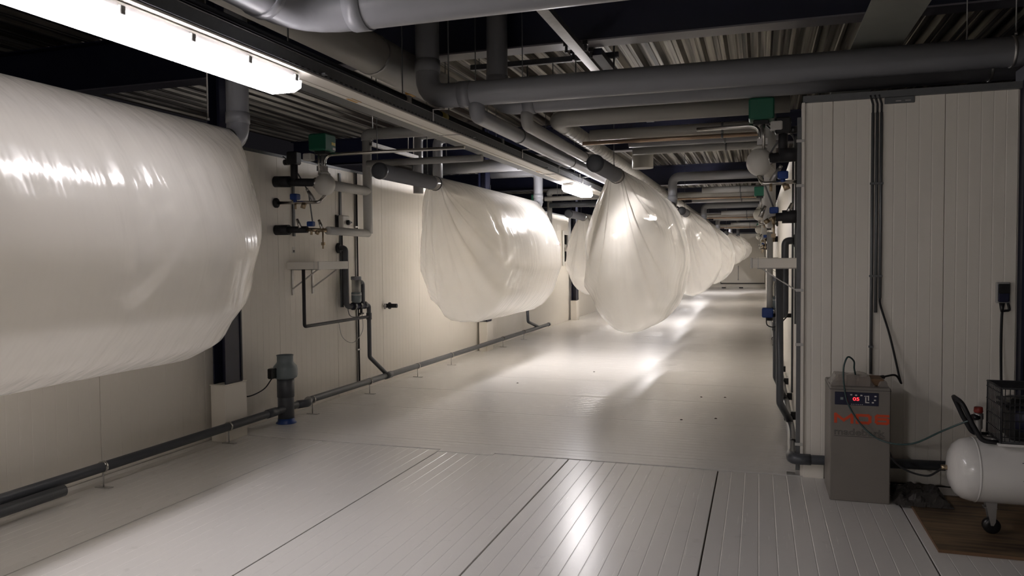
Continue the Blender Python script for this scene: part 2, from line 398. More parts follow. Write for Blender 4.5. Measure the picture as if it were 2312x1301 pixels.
# columns on plinths along the left wall
coltxt = [('dark navy steel column beside the nearest plastic bag, on a cream plinth', 'cream plinth under the column beside the duct fan'),
          ('dark navy steel column hidden behind the second left bag', 'cream plinth below the second left bag'),
          ('dark navy steel column beside the small wall window', 'cream plinth below the column beside the wall window')]
for i, yc in enumerate((5.72, 12.55, 19.35)):
    p = one('column_plinth', MB().box(XL+.05, -4.475, yc-.15, yc+.15, 0.0, .50, .004), 'wall_cream', coltxt[i][1], 'plinth', 'plinths along the left wall')
    part('lid', MB().box(XL+.045, -4.470, yc-.155, yc+.155, .50, .508), 'wall_cream', p)
    t = thing('steel_column', coltxt[i][0], 'column', (-4.56, yc, .508), 'steel columns along the left wall')
    for xx in (-4.625, -4.505): part('flange', MB().box(xx, xx+.013, yc-.115, yc+.115, .508, ZD-.002), 'beam_navy', t)
    part('web', MB().box(-4.612, -4.505, yc-.005, yc+.005, .508, ZD-.002), 'beam_navy', t)
    part('conduit', MB().tube([(-4.485, yc+.1, .52), (-4.485, yc+.1, 2.9)], .008, 8), 'galvanised_dark', t)
# dark post at the right edge of the front wall
t = thing('steel_post', 'dark steel post at the right end of the front wall', 'column')
part('flange', MB().box(1.655, 1.67, 5.82, 6.02, 0, 2.84), 'beam_navy', t); part('web', MB().box(1.67, 1.80, 5.91, 5.92, 0, 2.84), 'beam_navy', t); part('flange', MB().box(1.80, 1.815, 5.82, 6.02, 0, 2.84), 'beam_navy', t)
# window on the left wall
wn = struct('window_1', MB().box(XL-.01, XL+.004, 18.66, 19.08, 1.52, 2.20), 'pane_dark', 'dark window pane in the left wall')
part('window_frame', MB().box(XL, XL+.03, 18.50, 18.66, 1.42, 2.30, .004).box(XL, XL+.03, 19.08, 19.12, 1.42, 2.30, .004).box(XL, XL+.03, 18.66, 19.08, 1.42, 1.52).box(XL, XL+.03, 18.66, 19.08, 2.20, 2.30), 'white_plastic', wn)
part('window_handle', MB().box(XL+.03, XL+.06, 18.70, 18.73, 1.78, 1.95).box(XL+.004, XL+.03, 18.69, 18.74, 1.88, 1.96), 'white_plastic', wn)
one('wall_notice', MB().box(XL+.001, XL+.004, 18.12, 18.33, 1.72, 1.97), 'paper_red', 'small red notice on the wall beside the window', 'notice')

# ------------------------------------------------------------------ lamps, cable tray, light rail
def lamp(label, y0, y1, xc=-2.585, zt=2.6755, dm='lamp_diffuser'):
    t = thing('fluorescent_lamp', label, 'lamp', (xc, (y0+y1)/2, zt), 'fluorescent lamps under the cable tray')
    part('housing', MB().box(xc-.085, xc+.085, y0, y1, zt-.045, zt, .012), 'lamp_housing', t)
    hw, hb, z0, z1 = .092, .075, zt-.118, zt-.045
    e = .045
    vv = [(xc-hw,y0,z1),(xc+hw,y0,z1),(xc+hw,y1,z1),(xc-hw,y1,z1),(xc-hw,y0+.008,z0+.03),(xc+hw,y0+.008,z0+.03),(xc+hw,y1-.008,z0+.03),(xc-hw,y1-.008,z0+.03),
          (xc-hb,y0+e,z0),(xc+hb,y0+e,z0),(xc+hb,y1-e,z0),(xc-hb,y1-e,z0)]
    part('diffuser', MB().add(vv[8:], [(0,1,2,3)]), dm, t)
    for i in (1, 3): j = (i+1) % 4; part('diffuser_side', MB().add([vv[n_] for n_ in (i, j, 4+j, 4+i, 8+j, 8+i)], [(0,1,2,3), (3,2,4,5)]), dm+'_side', t)
    for i in (0, 2):
        j = (i+1) % 4; part('end_piece', MB().add([vv[n_] for n_ in (i, j, 4+j, 4+i, 8+j, 8+i)], [(0,1,2,3), (3,2,4,5)]), 'lamp_end', t)
    n = max(3, int((y1-y0)/.3))
    for i in range(n):
        yy = y0+.06+(y1-y0-.12)*i/(n-1)
        for sx in (-1, 1): part('clip', MB().box(xc+sx*.086, xc+sx*.102, yy-.014, yy+.014, zt-.058, zt-.02, .003), 'insulation_grey', t)
    part('end_label', MB().box(xc+.03, xc+.07, y1+.0005, y1+.002, zt-.04, zt-.012), 'label_white', t)
    return t
lamp('long glowing fluorescent lamp overhead at upper left', 2.05, 3.82, dm='lamp_diffuser_near')
lamp('short glowing fluorescent lamp above the gap between the bag rows', 10.60, 11.86)
lamp('glowing fluorescent lamp hidden behind the nearest right bag', 18.5, 19.76)
lamp('glowing fluorescent lamp behind the second right bag', 26.5, 27.76)
lamp('fluorescent lamp of the overhead row behind the camera', -4.7, -3.13)
lamp('farthest fluorescent lamp before the end wall', 34.5, 35.76)
rail = one('light_rail', MB().box(-2.645, -2.475, .3, 38, 2.681, 2.694, .002), 'rail_white', 'long off-white mounting rail carrying the lamps under the cable tray', 'rail')
part('rail_lip', MB().box(-2.60, -2.59, .3, 38, 2.676, 2.681), 'rail_white', rail)
for yy in (4.55, 9.1): part('label_sticker', MB().box(-2.63, -2.585, yy, yy+.13, 2.6785, 2.6808), 'label_orange', rail)
for yy in (6.15, 9.45, 12.4): part('bracket', MB().box(-2.66, -2.46, yy, yy+.02, 2.675, 2.6805), 'galvanised', rail)
tray = thing('cable_tray', 'dark perforated cable tray running above the lamp row', 'cable tray')
part('tray_base', MB().box(-2.80, -2.468, -6, 38, 2.697, 2.700), 'galvanised_dark', tray)
part('side_wall', MB().box(-2.471, -2.468, -6, 38, 2.700, 2.762), 'galvanised_dark', tray)
part('side_wall', MB().box(-2.80, -2.797, -6, 38, 2.700, 2.762), 'galvanised_dark', tray)
part('tray_lip', MB().box(-2.476, -2.464, -6, 38, 2.762, 2.766), 'galvanised', tray)
sl = MB(); yy = 3.6
while yy < 16: sl.box(-2.469, -2.4655, yy, yy+.028, 2.697, 2.705); yy += .06
tag(part('slots', sl, 'ink_black', tray), kind='stuff')
for yy in (4.0, 6.5, 9, 11.5, 14, 18, 22):
    part('hanger_rod', MB().tube([(-2.70, yy, 2.70), (-2.70, yy, ZD)], .005, 6), 'galvanised_dark', tray)
    part('cross_arm', MB().box(-2.83, -2.44, yy-.015, yy+.015, 2.664 if False else 2.7005, 2.7105), 'galvanised_dark', tray)

# ------------------------------------------------------------------ pipes
def pipe(name, label, pts, r, m, bend=None, seg=20, sockets=(), group=None, cat='pipe', sock_m=None, caps=True):
    o = one(name, MB().tube(pts, r, seg, bend if bend is not None else r*1.6), m, label, cat, group)
    for (p, d, ln) in sockets:
        d = Vector(d).normalized(); p = Vector(p)
        part('socket', MB().tube([p-d*ln/2, p+d*ln/2], r*1.07, seg), sock_m or m, o)
    return o
def rings(o, r, specs, m='galvanised_dark', w=.02):
    for (p, d) in specs:
        d = Vector(d).normalized(); p = Vector(p)
        part('clamp_ring', MB().tube([p-d*w/2, p+d*w/2], r+.006, 20), m, o)
X_, Y_, Z_ = (1,0,0), (0,1,0), (0,0,1)
# nearest pipe: comes from behind along the ceiling and turns right
pt = pipe('overhead_pipe', 'large glossy grey pipe with elbow crossing at the top edge, nearest the camera', [(-2.42,-1,2.975),(-2.42,3.72,2.975),(4.0,3.72,2.975)], .125, 'pvc_grey', bend=.33,
          sockets=[((-2.42,3.36,2.975),Y_,.06),((-2.05,3.72,2.975),X_,.10)])
# the two elbow pipes
pa = pipe('overhead_pipe', 'grey pipe dropping through an elbow and crossing right, in front of its twin', [(-2.62,5.86,ZD),(-2.62,5.86,2.95),(3.9,5.93,2.95)], .10, 'pvc_grey', bend=.17,
          sockets=[((-2.62,5.86,3.20),Z_,.10),((-2.28,5.865,2.95),X_,.10)])
rings(pa, .10, [((1.60,5.905,2.95),X_)], 'galvanised')
pb = pipe('overhead_pipe', 'grey pipe dropping through an elbow and crossing right, behind its twin', [(-2.20,6.42,ZD),(-2.20,6.42,2.96),(3.9,6.42,2.96)], .092, 'pvc_grey', bend=.16,
          sockets=[((-2.20,6.42,3.16),Z_,.10),((-1.90,6.42,2.96),X_,.10)])
rings(pb, .092, [((1.60,6.42,2.96),X_)], 'galvanised')
for x, yy, z1 in ((-2.755,5.86,2.80),(-2.46,5.86,ZD),(-2.36,6.42,ZD),(-1.98,6.42,ZD)): pass
# big insulated duct over the tray
dc = pipe('insulated_duct', 'wide beige-grey insulated duct running lengthwise above the cable tray', [(-2.9,3.0,3.22),(-2.9,6.95,3.22)], .157, 'duct_grey', seg=32)
rings(dc, .157, [((-2.9,5.42,3.22),Y_)], 'galvanised', .03)
part('label_sticker', MB().box(-2.99,-2.93,6.2,6.3,3.064,3.09), 'label_orange', dc)
pe = pipe('ceiling_pipe', 'grey pipe running lengthwise beside the black pipe, left of its pair', [(-2.19,5.87,2.90),(-2.19,5.87,2.775),(-2.19,38,2.775)], .066, 'pvc_grey', bend=.09)
rings(pe, .066, [((-2.19,7.0,2.775),Y_),((-2.19,9.1,2.775),Y_),((-2.19,13,2.775),Y_),((-2.19,17,2.775),Y_)])
pf = pipe('ceiling_pipe', 'grey pipe running lengthwise above the right bag row, right of its pair', [(-1.93,6.42,2.92),(-1.93,6.42,2.77),(-1.93,38,2.77)], .055, 'insulation_grey', bend=.09)
rings(pf, .055, [((-1.93,8.7,2.77),Y_),((-1.93,13.5,2.77),Y_)])
pk = pipe('ceiling_pipe', 'thin black insulated pipe with white clips running beside the cable tray', [(-2.60,1.0,2.835),(-2.60,38,2.835)], .034, 'pipe_black')
for yy in (2.75, 5.35, 7.6, 11.2, 13.4): part('pipe_clip', MB().tube([(-2.60,yy,2.835),(-2.60,yy+.07,2.835)], .041, 14).box(-2.565,-2.55,yy,yy+.05,2.80,2.86), 'insulation_white', pk)
part('label_band', MB().tube([(-2.60,6.05,2.835),(-2.60,6.18,2.835)], .0365, 14), 'label_yellow', pk)
for yy in (5.6, 8.0, 9.6, 11.0): part('bracket', MB().tube([(-2.46,yy,2.70),(-2.46,yy,2.79),(-2.36,yy,2.79)], .006, 6), 'galvanised', pk)
# spiral duct above the right bag row
sp = one('spiral_duct', MB().tube([(.25,6.95,2.905),(-1.82,6.95,2.90),(-1.82,37,2.90)], .078, 20, .16), 'duct_grey', 'ribbed spiral duct running lengthwise just above the right bag row', 'duct')
ribs = MB()
yy = 7.3
while yy < 26: ribs.tube([(-1.82,yy,2.90),(-1.82,yy+.012,2.90)], .081, 18); yy += .16
tag(part('spiral_ribs', ribs, 'galvanised', sp), kind='stuff')
# strut frame under the nearest beam
st = thing('strut_channel', 'shiny strut channel bolted under the nearest roof beam', 'channel')
part('channel', MB().box(-1.56,-1.47,4.0,9.8,3.420,3.426).box(-1.56,-1.555,4.0,9.8,3.426,3.470).box(-1.475,-1.47,4.0,9.8,3.426,3.470), 'galvanised', st)
part('channel_shadow', MB().box(-1.44,-1.34,6.80,10.4,3.42,3.478), 'beam_navy', st)  # dark bar added as the shadow line beside the channel
for x, yy in ((-1.60,6.53),(-1.43,6.53),(-1.60,6.79),(-1.43,6.77)): part('bolt', MB().tube([(x,yy,3.39),(x,yy,3.48)], .013, 8).box(x-.022,x+.022,yy-.022,yy+.022,3.445,3.479), 'black_plastic', st)
st2 = thing('pipe_hanger', 'dark strut with thin rods hanging behind the nearest roof beam', 'hanger')
part('strut', MB().box(-2.79,-1.28,7.30,7.35,3.52,3.57), 'galvanised_dark', st2)
part('strut_edge', MB().box(-2.76,-1.4,7.295,7.30,3.515,3.522), 'galvanised', st2)
for x in (-2.62,-2.19,-1.93,-1.70,-1.33): part('rod', MB().tube([(x,7.32,2.87 if x<-1.75 else 3.3),(x,7.32,3.52)], .005, 6), 'galvanised_dark', st2)
for x in (-2.7,-1.33): part('rod', MB().tube([(x,7.32,3.57),(x,7.32,ZD)], .005, 6), 'galvanised_dark', st2)
def rod(label, x, y, z0, z1=ZD, r=.005, m='galvanised_dark'):
    o = one('hanger_rod', MB().tube([(x,y,z0),(x,y,z1)], r, 6), m, label, 'rod'); 
    part('nut', MB().tube([(x,y,z0),(x,y,z0+.02)], r*2.2, 6), m, o); return o
rod('thin hanger rod left of the nearest dropping pipe', -2.70, 5.55, 2.70)
rod('thin hanger rod right of the nearest dropping pipe', -2.46, 5.93, 3.05)
rod('thin hanger rod left of the second dropping pipe', -2.36, 6.3, 2.95)
rod('thin hanger rod right of the second dropping pipe', -1.98, 6.46, 3.05)
rod('thin pale hanger rod holding the end of the nearest left bag', -3.64, 4.42, 2.58, m='galvanised')
rod('thin hanger rod holding the pipe stub of the second left bag', -3.64, 8.1, 2.58)
rod('thin hanger rod holding the pipe of the nearest right bag', -1.48, 8.15, 2.58)
for i, (x, yy, z) in enumerate(((-1.48, 16.4, 2.62), (-1.48, 24.3, 2.62), (-1.22, 31.4, 2.62), (-3.64, 16.1, 2.58))):
    rod('thin hanger rod holding the pipe of the %s' % ['second right bag', 'third right bag', 'fourth right bag', 'third left bag'][i], x, yy, z)
rod('thin hanger rod right of the nearest right bag pipe', -1.30, 7.2, 3.05 if False else 2.92)
rod('thin hanger rod on the long front pipe at the right picture edge', 1.62, 5.90, 3.056, m='galvanised')
rod('thin hanger rod just left of the one at the right picture edge', 1.45, 6.42, 3.055, m='galvanised')

# cross pipes of each bay, right half: (y, z, r, x0, material)
crossR = [(7.25, 2.90, .060, -1.05, 'insulation_grey', 'pale pipe'), (7.75, 2.86, .055, -1.65, 'duct_grey', 'grey pipe'), (7.70, 2.775, .020, -1.72, 'copper_tone', 'thin copper-coloured pipe'),
          (8.35, 2.86, .060, -1.35, 'pvc_grey', 'dark grey pipe'), (8.62, 2.80, .045, -1.35, 'insulation_grey', 'slim pale grey pipe')]
ordw = ['nearest', 'second', 'third', 'fourth']
for k in range(4):
    for (yy, z, r, x0, m, wd) in crossR:
        Y = yy+8*k
        if Y > 39 or Y == 7.25: continue
        x1 = 3.0 if k == 0 and r > .03 and yy < 7.3 else 0.22
        o = pipe('cross_pipe', '%s crossing overhead towards the right wall, in the %s bay' % (wd, ordw[k]), [(x0, Y, z), (x1, Y, z)], r, m, group='overhead cross pipes on the right')
        part('clamp_ring', MB().tube([(-.35,Y,z),(-.33,Y,z)], r+.005, 16), 'galvanised_dark', o)
# cross pipes, left half
crossL = [(7.38, 2.64, .036, -4.02, -2.7, 'insulation_grey', 'slim pale pipe'), (11.3, 3.06, .10, -5.3, -2.05, 'pvc_grey', 'thick grey pipe')]
for k in range(2):
    for (yy, z, r, x0, x1, m, wd) in crossL:
        Y = yy+8*k
        if Y > 15: continue
        o = pipe('cross_pipe', '%s crossing overhead from the left wall, in the %s bay' % (wd, ordw[k]), [(x0, Y, z), (x1, Y, z)], r, m, group='overhead cross pipes on the left')
        for x in (-3.9, -3.1): part('rod', MB().tube([(x, Y, z+r-.002), (x, Y, ZD-.001)], .005, 6), 'galvanised_dark', o)
o = pipe('cross_pipe', 'brownish pipe crossing overhead just beyond the short lamp', [(-3.95,14.3,2.76),(-2.86,14.3,2.76)], .045, 'duct_grey')
for x in (-3.7, -3.1): part('rod', MB().tube([(x, 14.3, 2.80), (x, 14.3, ZD-.001)], .005, 6), 'galvanised_dark', o)
o = pipe('cross_pipe', 'dark pipe crossing overhead below the brownish pipe beyond the short lamp', [(-3.95,14.66,2.66),(-2.86,14.66,2.66)], .055, 'pvc_dark')
for x in (-3.7, -3.1): part('rod', MB().tube([(x, 14.66, 2.71), (x, 14.66, ZD-.001)], .005, 6), 'galvanised_dark', o)
for i, (x, yy) in enumerate(((-4.15, 8.95), (-4.05, 9.35))):
    pipe('drop_pipe', ['left', 'right'][i]+' of two dark vertical pipes above the second left bag stub', [(x,yy,2.45),(x,yy,3.2),(x+.5,yy,3.2)], .065, 'pvc_grey')
pipe('ribbed_duct', 'dark vertical duct behind the nearest right bag top', [(-1.36,9.45,2.70),(-1.36,9.45,3.0),(-.6,9.45,3.0)], .13, 'duct_grey', bend=.25)
pipe('pipe_stub', 'white capped pipe end overhead beside the near lamp', [(-2.78,2.75,2.93),(-2.78,2.98,2.93)], .045, 'insulation_white')
# hanging strut on the left
t = thing('strut_channel', 'short galvanised strut hanging from rods beside the left white riser', 'channel')
part('channel', MB().box(-4.09,-4.05,7.55,8.75,2.86,2.865).box(-4.09,-4.085,7.55,8.75,2.865,2.90).box(-4.055,-4.05,7.55,8.75,2.865,2.90), 'galvanised', t)
for yy in (7.6, 8.5, 8.65): part('rod', MB().tube([(-4.07,yy,2.865),(-4.07,yy,ZD)], .006, 6), 'galvanised', t)

# ------------------------------------------------------------------ plastic air bags on their pipes
def bag_mesh(L, D, W, seed, taper=0.0, e0=.95, e1=.62, R=.08, squash=.62, N=84, K=96):
    rnd = random.Random(seed); ph = [rnd.uniform(0, 6.28) for _ in range(6)]; am = [rnd.uniform(.5, 1) for _ in range(6)]; fr = [5, 7, 9, 11, 14, 17]
    creases = [(rnd.uniform(.5, L-.5), rnd.uniform(-.35, .35), rnd.uniform(.022, .045), rnd.uniform(.6, 1.2)) for _ in range(7)]
    vv = []; ff = []
    def end(u, e, p):
        a = max(0, min(1, u/e)); return (1-(1-a)**p)**(1/p)
    for i in range(N+1):
        q = i/N; u = L*(q+.045*math.sin(2*PI*q)*-1.0)     # denser near the ends
        Sd = min(end(u, e0, 1.45), end(L-u, e1, 1.9))
        Sw = min(end(u, e0*1.15, 1.35), end(L-u, e1*1.5, 1.8))*(1-taper*max(0, u/L-.3)/.7)
        wv = 1+.05*noise.noise((u*.6, seed, 0))
        for k in range(K):
            th = 2*PI*k/K; t = (1-math.cos(th))/2
            sg = 1 if th < PI else -1
            x = W*wv*math.sin(th)*(t**.14)*1.08*(1-.10*t*t)
            z = R+.004-(D+R)*t**1.0
            x2, z2 = (R+.004)*math.sin(th), (R+.004)*math.cos(th)
            sx = Sw; sz = Sd
            X = x2*(1-sx)+x*sx; Z = z2*(1-sz)+z*sz
            # folds fanning out from both ties
            f0 = math.exp(-u/.85); f1 = math.exp(-(L-u)/.6)
            fold = sum(a*(1-2*abs(math.sin(.5*n*th+p+.25*noise.noise((th*2, seed, u*.7))))**.8) for a, n, p in zip(am, fr, ph))/2.6
            amp = (.075*(f0+.45*f1)*min(1, Sd*2.2)+.004)*(.3+.7*min(1, t*5))
            # side creases running down the film
            cr = 0
            for (cu, sl, ca, cl) in creases:
                dd = (u-cu-sl*(t-.4)); cr -= ca*.55*math.exp(-(dd/.035)**2)*max(0, math.sin(PI*min(1, max(0, (t-.06)/.8))))**cl
            nz = .012*noise.noise((u*1.1, math.cos(th)*2+seed, math.sin(th)*2))+.003*noise.noise((u*5, math.cos(th)*5+seed, math.sin(th)*5))
            nx, nzv = math.sin(th), math.cos(th)
            h = (fold*amp+(cr+nz)*Sd)*min(1, t*6)
            vv.append((X+nx*h, u, Z+nzv*h*.8))
    for i in range(N):
        for k in range(K):
            j = (k+1) % K; ff.append((i*K+k, i*K+j, (i+1)*K+j, (i+1)*K+k))
    me = bpy.data.meshes.new('film_bag'); me.from_pydata(vv, [], ff)
    me.polygons.foreach_set('use_smooth', [True]*len(ff)); me.update(); me.materials.append(M['film'])
    return me
def bag(label, plabel, x, z, ytie, yend, ycap, bottom, W, seed, riser, rz=3.05, rx=None, taper=0.0):
    R = .08
    # the feed pipe with its end cap, running through the bag and turning up at the far end
    pts = [(x,ycap,z),(x,riser,z),(x,riser,rz)]
    if rx is not None: pts.append((rx, riser, rz))
    p = one('bag_pipe', MB().tube(pts, R, 22, .14), 'pvc_grey', plabel, 'pipe', 'pipes the bags hang on')
    part('end_cap', MB().lathe([(0,-.012),(.06,-.012),(.084,-.006),(.086,.03),(.083,.045)], (x,ycap,z), (0,1,0), 24), 'pvc_dark', p)
    part('socket', MB().tube([(x,riser,z+.14),(x,riser,z+.22)], R*1.07, 20), 'pvc_grey', p)
    b = link('plastic_bag', bag_mesh(yend-ytie, z-bottom, W, seed, taper)); b.location = (x, ytie, z)
    tag(b, label, 'plastic bag', 'inflated plastic bags hanging in two rows')
    part('tie_band', MB().tube([(x,ytie-.02,z),(x,ytie+.005,z)], R+.008, 24), 'pipe_black', b)
    part('tie_band', MB().tube([(x,yend-.005,z),(x,yend+.02,z)], R+.008, 24), 'pipe_black', b)
    # film cuff lying on the pipe before the tie
    cuff = MB().tube([(x,ytie-.13,z),(x,ytie-.02,z)], R+.005, 24, caps=False)
    part('film_cuff', cuff, 'film_clear', b)
    return b
ZP = 2.50
bag('huge translucent plastic bag filling the left edge, nearest the camera', 'grey pipe with upturned elbow at the far end of the nearest left bag', -3.64, ZP-.03, .62, 4.60, .1, .94, .72, 3, 4.74, ZD-.05)
bag('second glossy white plastic bag along the left wall', 'capped grey pipe with clear tape carrying the second left bag', -3.64, ZP, 8.32, 12.52, 6.92, .75, .70, 11, 12.75, 3.1, -4.5)
bag('farthest visible plastic bag along the left wall, beside the wall window', 'short capped grey pipe carrying the third left bag', -3.64, ZP, 16.3, 20.8, 14.95, .72, .70, 23, 21.0, 3.1, -4.5)
bag('nearest white teardrop plastic bag of the right row', 'capped grey pipe carrying the nearest right bag', -1.48, ZP, 8.30, 13.7, 7.15, .66, .66, 31, 14.0, 3.05, .2, .55)
bag('second plastic bag of the right row, behind the nearest one', 'capped grey pipe carrying the second right bag', -1.48, ZP+.04, 16.6, 21.9, 15.7, .72, .72, 47, 22.2, 3.05, .2, .3)
bag('third plastic bag of the right row', 'grey pipe carrying the third right bag', -1.48, ZP+.04, 24.5, 29.6, 23.7, .70, .72, 53, 29.9, 3.05, .2)
bag('fourth, shorter plastic bag of the right row', 'grey pipe carrying the fourth right bag', -1.22, ZP+.04, 31.6, 35.6, 31.0, 1.22, .72, 61, 35.9, 3.05, .2)
bag('smallest plastic bag at the far end of the right row', 'grey pipe carrying the farthest right bag', -1.0, ZP+.02, 36.4, 40.0, 36.1, 1.38, .72, 71, 40.3, ZD-.002)

# ------------------------------------------------------------------ valve stations on both walls
def station(side, y0, label, full=True):
    bx = XL if side == 'L' else XR; s = 1 if side == 'L' else -1
    og = .52 if side == 'L' else .325; orr = .52 if side == 'L' else .235
    def P(o, dy, z): return (bx+s*o, y0+dy, z)
    t = thing('valve_station', label, 'valves', P(0, 0, 1.9), 'valve stations on the walls')
    B = lambda o0, o1, d0, d1, z0, z1, c=.004: MB().box(bx+s*o0, bx+s*o1, y0+d0, y0+d1, z0, z1, c)
    # upper black insulated pipe with sleeve
    a = part('insulated_pipe', MB().tube([P(.01,0,2.40), P(og-.08,0.05,2.385)], .04, 18), 'rubber_black', t)
    part('sleeve', MB().tube([P(.005,0,2.405), P(.17,.01,2.40)], .056, 20), 'rubber_black', a)
    part('vertical_branch', MB().tube([P(.22 if side=='L' else .15,.02,2.40), P(.22 if side=='L' else .15,.02,2.60)], .036, 14), 'rubber_black', t)
    ba = .21 if side == 'L' else .15
    part('black_actuator', B(ba-.06,ba+.06,-.02,.08,2.57,2.70,.012).tube([P(ba-.11,.03,2.60),P(ba-.05,.03,2.60)],.03,12), 'black_plastic', t)
    # round insulated valve body
    part('valve_bulb', MB().ball(P(og, .10, 2.365), .105, .105, .112, 24, 14).lathe([(.06,0),(.03,.03)], P(og,.1,2.47), (0,0,1), 16), 'white_plastic', t)
    part('valve_flange', MB().lathe([(.052,0),(.058,.01),(.058,.03),(.05,.04)], P(og-.105,.075,2.38), (s,.12,0), 18), 'steel', t)
    # green actuator on its fork
    g = part('green_actuator', B(og-.11,og+.085,-.02,.19,2.695,2.862,.012), 'green_box', t)
    part('yellow_label', B(og+.085,og+.0865,.10,.17,2.755,2.785,0), 'label_yellow', g)
    part('white_label', B(og+.085,og+.0865,.12,.17,2.71,2.735,0), 'label_white', g)
    part('actuator_base', B(og-.07,og+.05,.03,.15,2.66,2.695,.005), 'black_plastic', t)
    for d in (.045, .13): part('fork_rod', MB().tube([P(og-.03,d,2.46), P(og-.03,d,2.69)], .011, 8), 'steel', t)
    part('spindle', MB().tube([P(og-.02,.09,2.44), P(og-.02,.09,2.70)], .016, 10).box(bx+s*(og-.06),bx+s*(og+.02),y0+.05,y0+.13,2.50,2.55), 'galvanised', t)
    part('grey_junction_box', B(og-.17,og-.08,-.03,.06,2.60,2.67,.008), 'insulation_white', t)
    # middle steel pipe with blue valve
    part('wall_flange', MB().lathe([(.05,0),(.05,.02),(.03,.035)], P(.004,0,2.19), (s,0,0), 18), 'rubber_black', t)
    part('steel_pipe', MB().tube([P(.02,0,2.19), P(og-.02,.03,2.185), P(og+.01,.10,2.27)], .017, 10, .05), 'steel', t)
    bo = .23 if side == 'L' else .15
    part('blue_valve', B(bo-.04,bo+.04,-.03,.05,2.215,2.275,.008).tube([P(bo,.01,2.19),P(bo,.01,2.22)],.02,10), 'blue_plastic', t)
    part('drain_valve', MB().tube([P(og-.21,.02,2.13), P(og-.19,.02,2.18)], .026, 10), 'brass', t)
    part('drain_nipple', MB().tube([P(.24,0,2.12),P(.24,0,2.18)],.012,8), 'brass', t)
    part('tilted_valve', MB().tube([P(og-.15,.03,2.30), P(og-.09,.04,2.20)], [.016,.024], 10).tube([P(og-.165,.028,2.325),P(og-.15,.03,2.30)],.014,8), 'galvanised', t)
    # lower black pipe, fittings
    b = part('insulated_pipe', MB().tube([P(.01,0,1.915), P(.36 if side=='L' else .2,.02,1.915)], .034, 16), 'rubber_black', t)
    part('sleeve', MB().tube([P(.005,0,1.915), P(.155,.005,1.915)], .052, 18), 'rubber_black', b)
    ov = .40 if side == 'L' else .22
    part('fitting', MB().tube([P(ov-.05,.02,1.915), P(orr,.12,1.905)], .02, 10).tube([P(ov,.03,1.86),P(ov,.03,1.92)],.012,8).tube([P(ov+.04,.06,1.87),P(ov+.06,.06,1.90)],.022,8), 'brass', t)
    part('blue_valve', B(ov-.04,ov+.03,0,.06,1.945,1.995,.008), 'blue_plastic', t)
    for dd, zz in ((-.10, 1.93), (.10, 1.92)):
        part('tilted_valve', MB().tube([P(ov+dd,.03+dd*.4,zz), P(ov+dd-.04,.03+dd*.4,zz+.09)], [.02,.013], 10), 'steel', t)
    part('drain_cock', MB().tube([P(orr-.02,.08,1.90), P(orr-.02,.08,1.72)], .009, 8).box(bx+s*(orr-.035),bx+s*(orr),y0+.07,y0+.09,1.755,1.785), 'brass', t)
    # white riser with two branches
    r = part('riser', MB().tube([P(orr,.98,1.90), P(orr,.98,2.985)], .052, 20), 'insulation_white', t)
    part('branch', MB().tube([P(og,.15,2.37), P(orr,.98,2.37)], .052, 18), 'insulation_white', r)
    part('branch', MB().tube([P(orr,.14,1.905), P(orr,.98,1.90)], .042, 18), 'insulation_white', r)
    part('top_elbow', MB().tube([P(orr,.98,2.93), P(orr,.98,3.00), P(orr+(1.35 if side=='L' else .01),.98,3.00 if side=='L' else 3.02)], .062, 18, .08), 'insulation_grey', r)
    if full:
        part('thin_steel_pipe', MB().tube([P(og,.10,2.46), P(og,.11,2.665), P(og+1.5 if side=='L' else og+.5,.14,2.665)], .016, 10, .09), 'copper_tone' if False else 'steel', t)
        part('cable', MB().tube([P(.09,.02,2.66), P(.15,.1,2.58), P(.33,.1,2.30), P(ov,.05,2.0)], .007, 8, .08), 'galvanised_dark', t)
        part('wall_rail', MB().box(bx+s*.002, bx+s*.02, y0+.29, y0+.32, 1.86, 2.60), 'galvanised_dark', t)
        part('loop_cable', MB().tube(spline([P(og-.1,.05,2.60), P(og-.05,.25,2.70), P(.05,.85,2.68), P(.02,1.05,2.55)]), .007, 8, .15), 'pipe_black', t)
    return t
station('L', 6.65, 'valve station with green actuator on the left wall beside the nearest bag')
station('L', 14.45, 'valve station with green actuator peeking over the second left bag', False)
station('R', 6.42, 'valve station with green actuator at the near end of the right wall')
station('R', 14.45, 'second valve station along the right wall', False)
station('R', 22.45, 'third valve station along the right wall', False)
station('R', 30.45, 'fourth valve station along the right wall', False)

def shelf(side, y0, label):
    bx = XL if side == 'L' else XR; s = 1 if side == 'L' else -1
    t = thing('drip_shelf', label, 'shelf', (bx, y0, 1.5), 'drip shelves under the valves')
    part('tray_box', MB().box(bx+s*.002, bx+s*.385, y0, y0+.58, 1.512, 1.588, .006), 'wall_cream', t)
    part('edge_cap', MB().box(bx+s*.375, bx+s*.392, y0-.004, y0+.584, 1.508, 1.592, .003).box(bx+s*.33, bx+s*.337, y0-.003, y0, 1.51, 1.59), 'white_plastic', t)
    for dy in (.10, .48):
        b = part('bracket', MB().box(bx+s*.002, bx+s*.012, y0+dy-.014, y0+dy+.014, 1.24, 1.51).box(bx+s*.002, bx+s*.34, y0+dy-.014, y0+dy+.014, 1.503, 1.511), 'galvanised', t)
        part('brace', MB().extr([(0,-.014),(0,.014),(.008,.014),(.008,-.014)], (bx+s*.008, y0+dy, 1.30), (0,0,1), (0,1,0), (s*.30, 0, .20)), 'galvanised', b)
    return t
shelf('L', 6.82, 'cream drip shelf on two metal brackets on the left wall')
shelf('R', 6.30, 'cream drip shelf on metal brackets at the near end of the right wall')
shelf('R', 14.3, 'second cream drip shelf along the right wall')

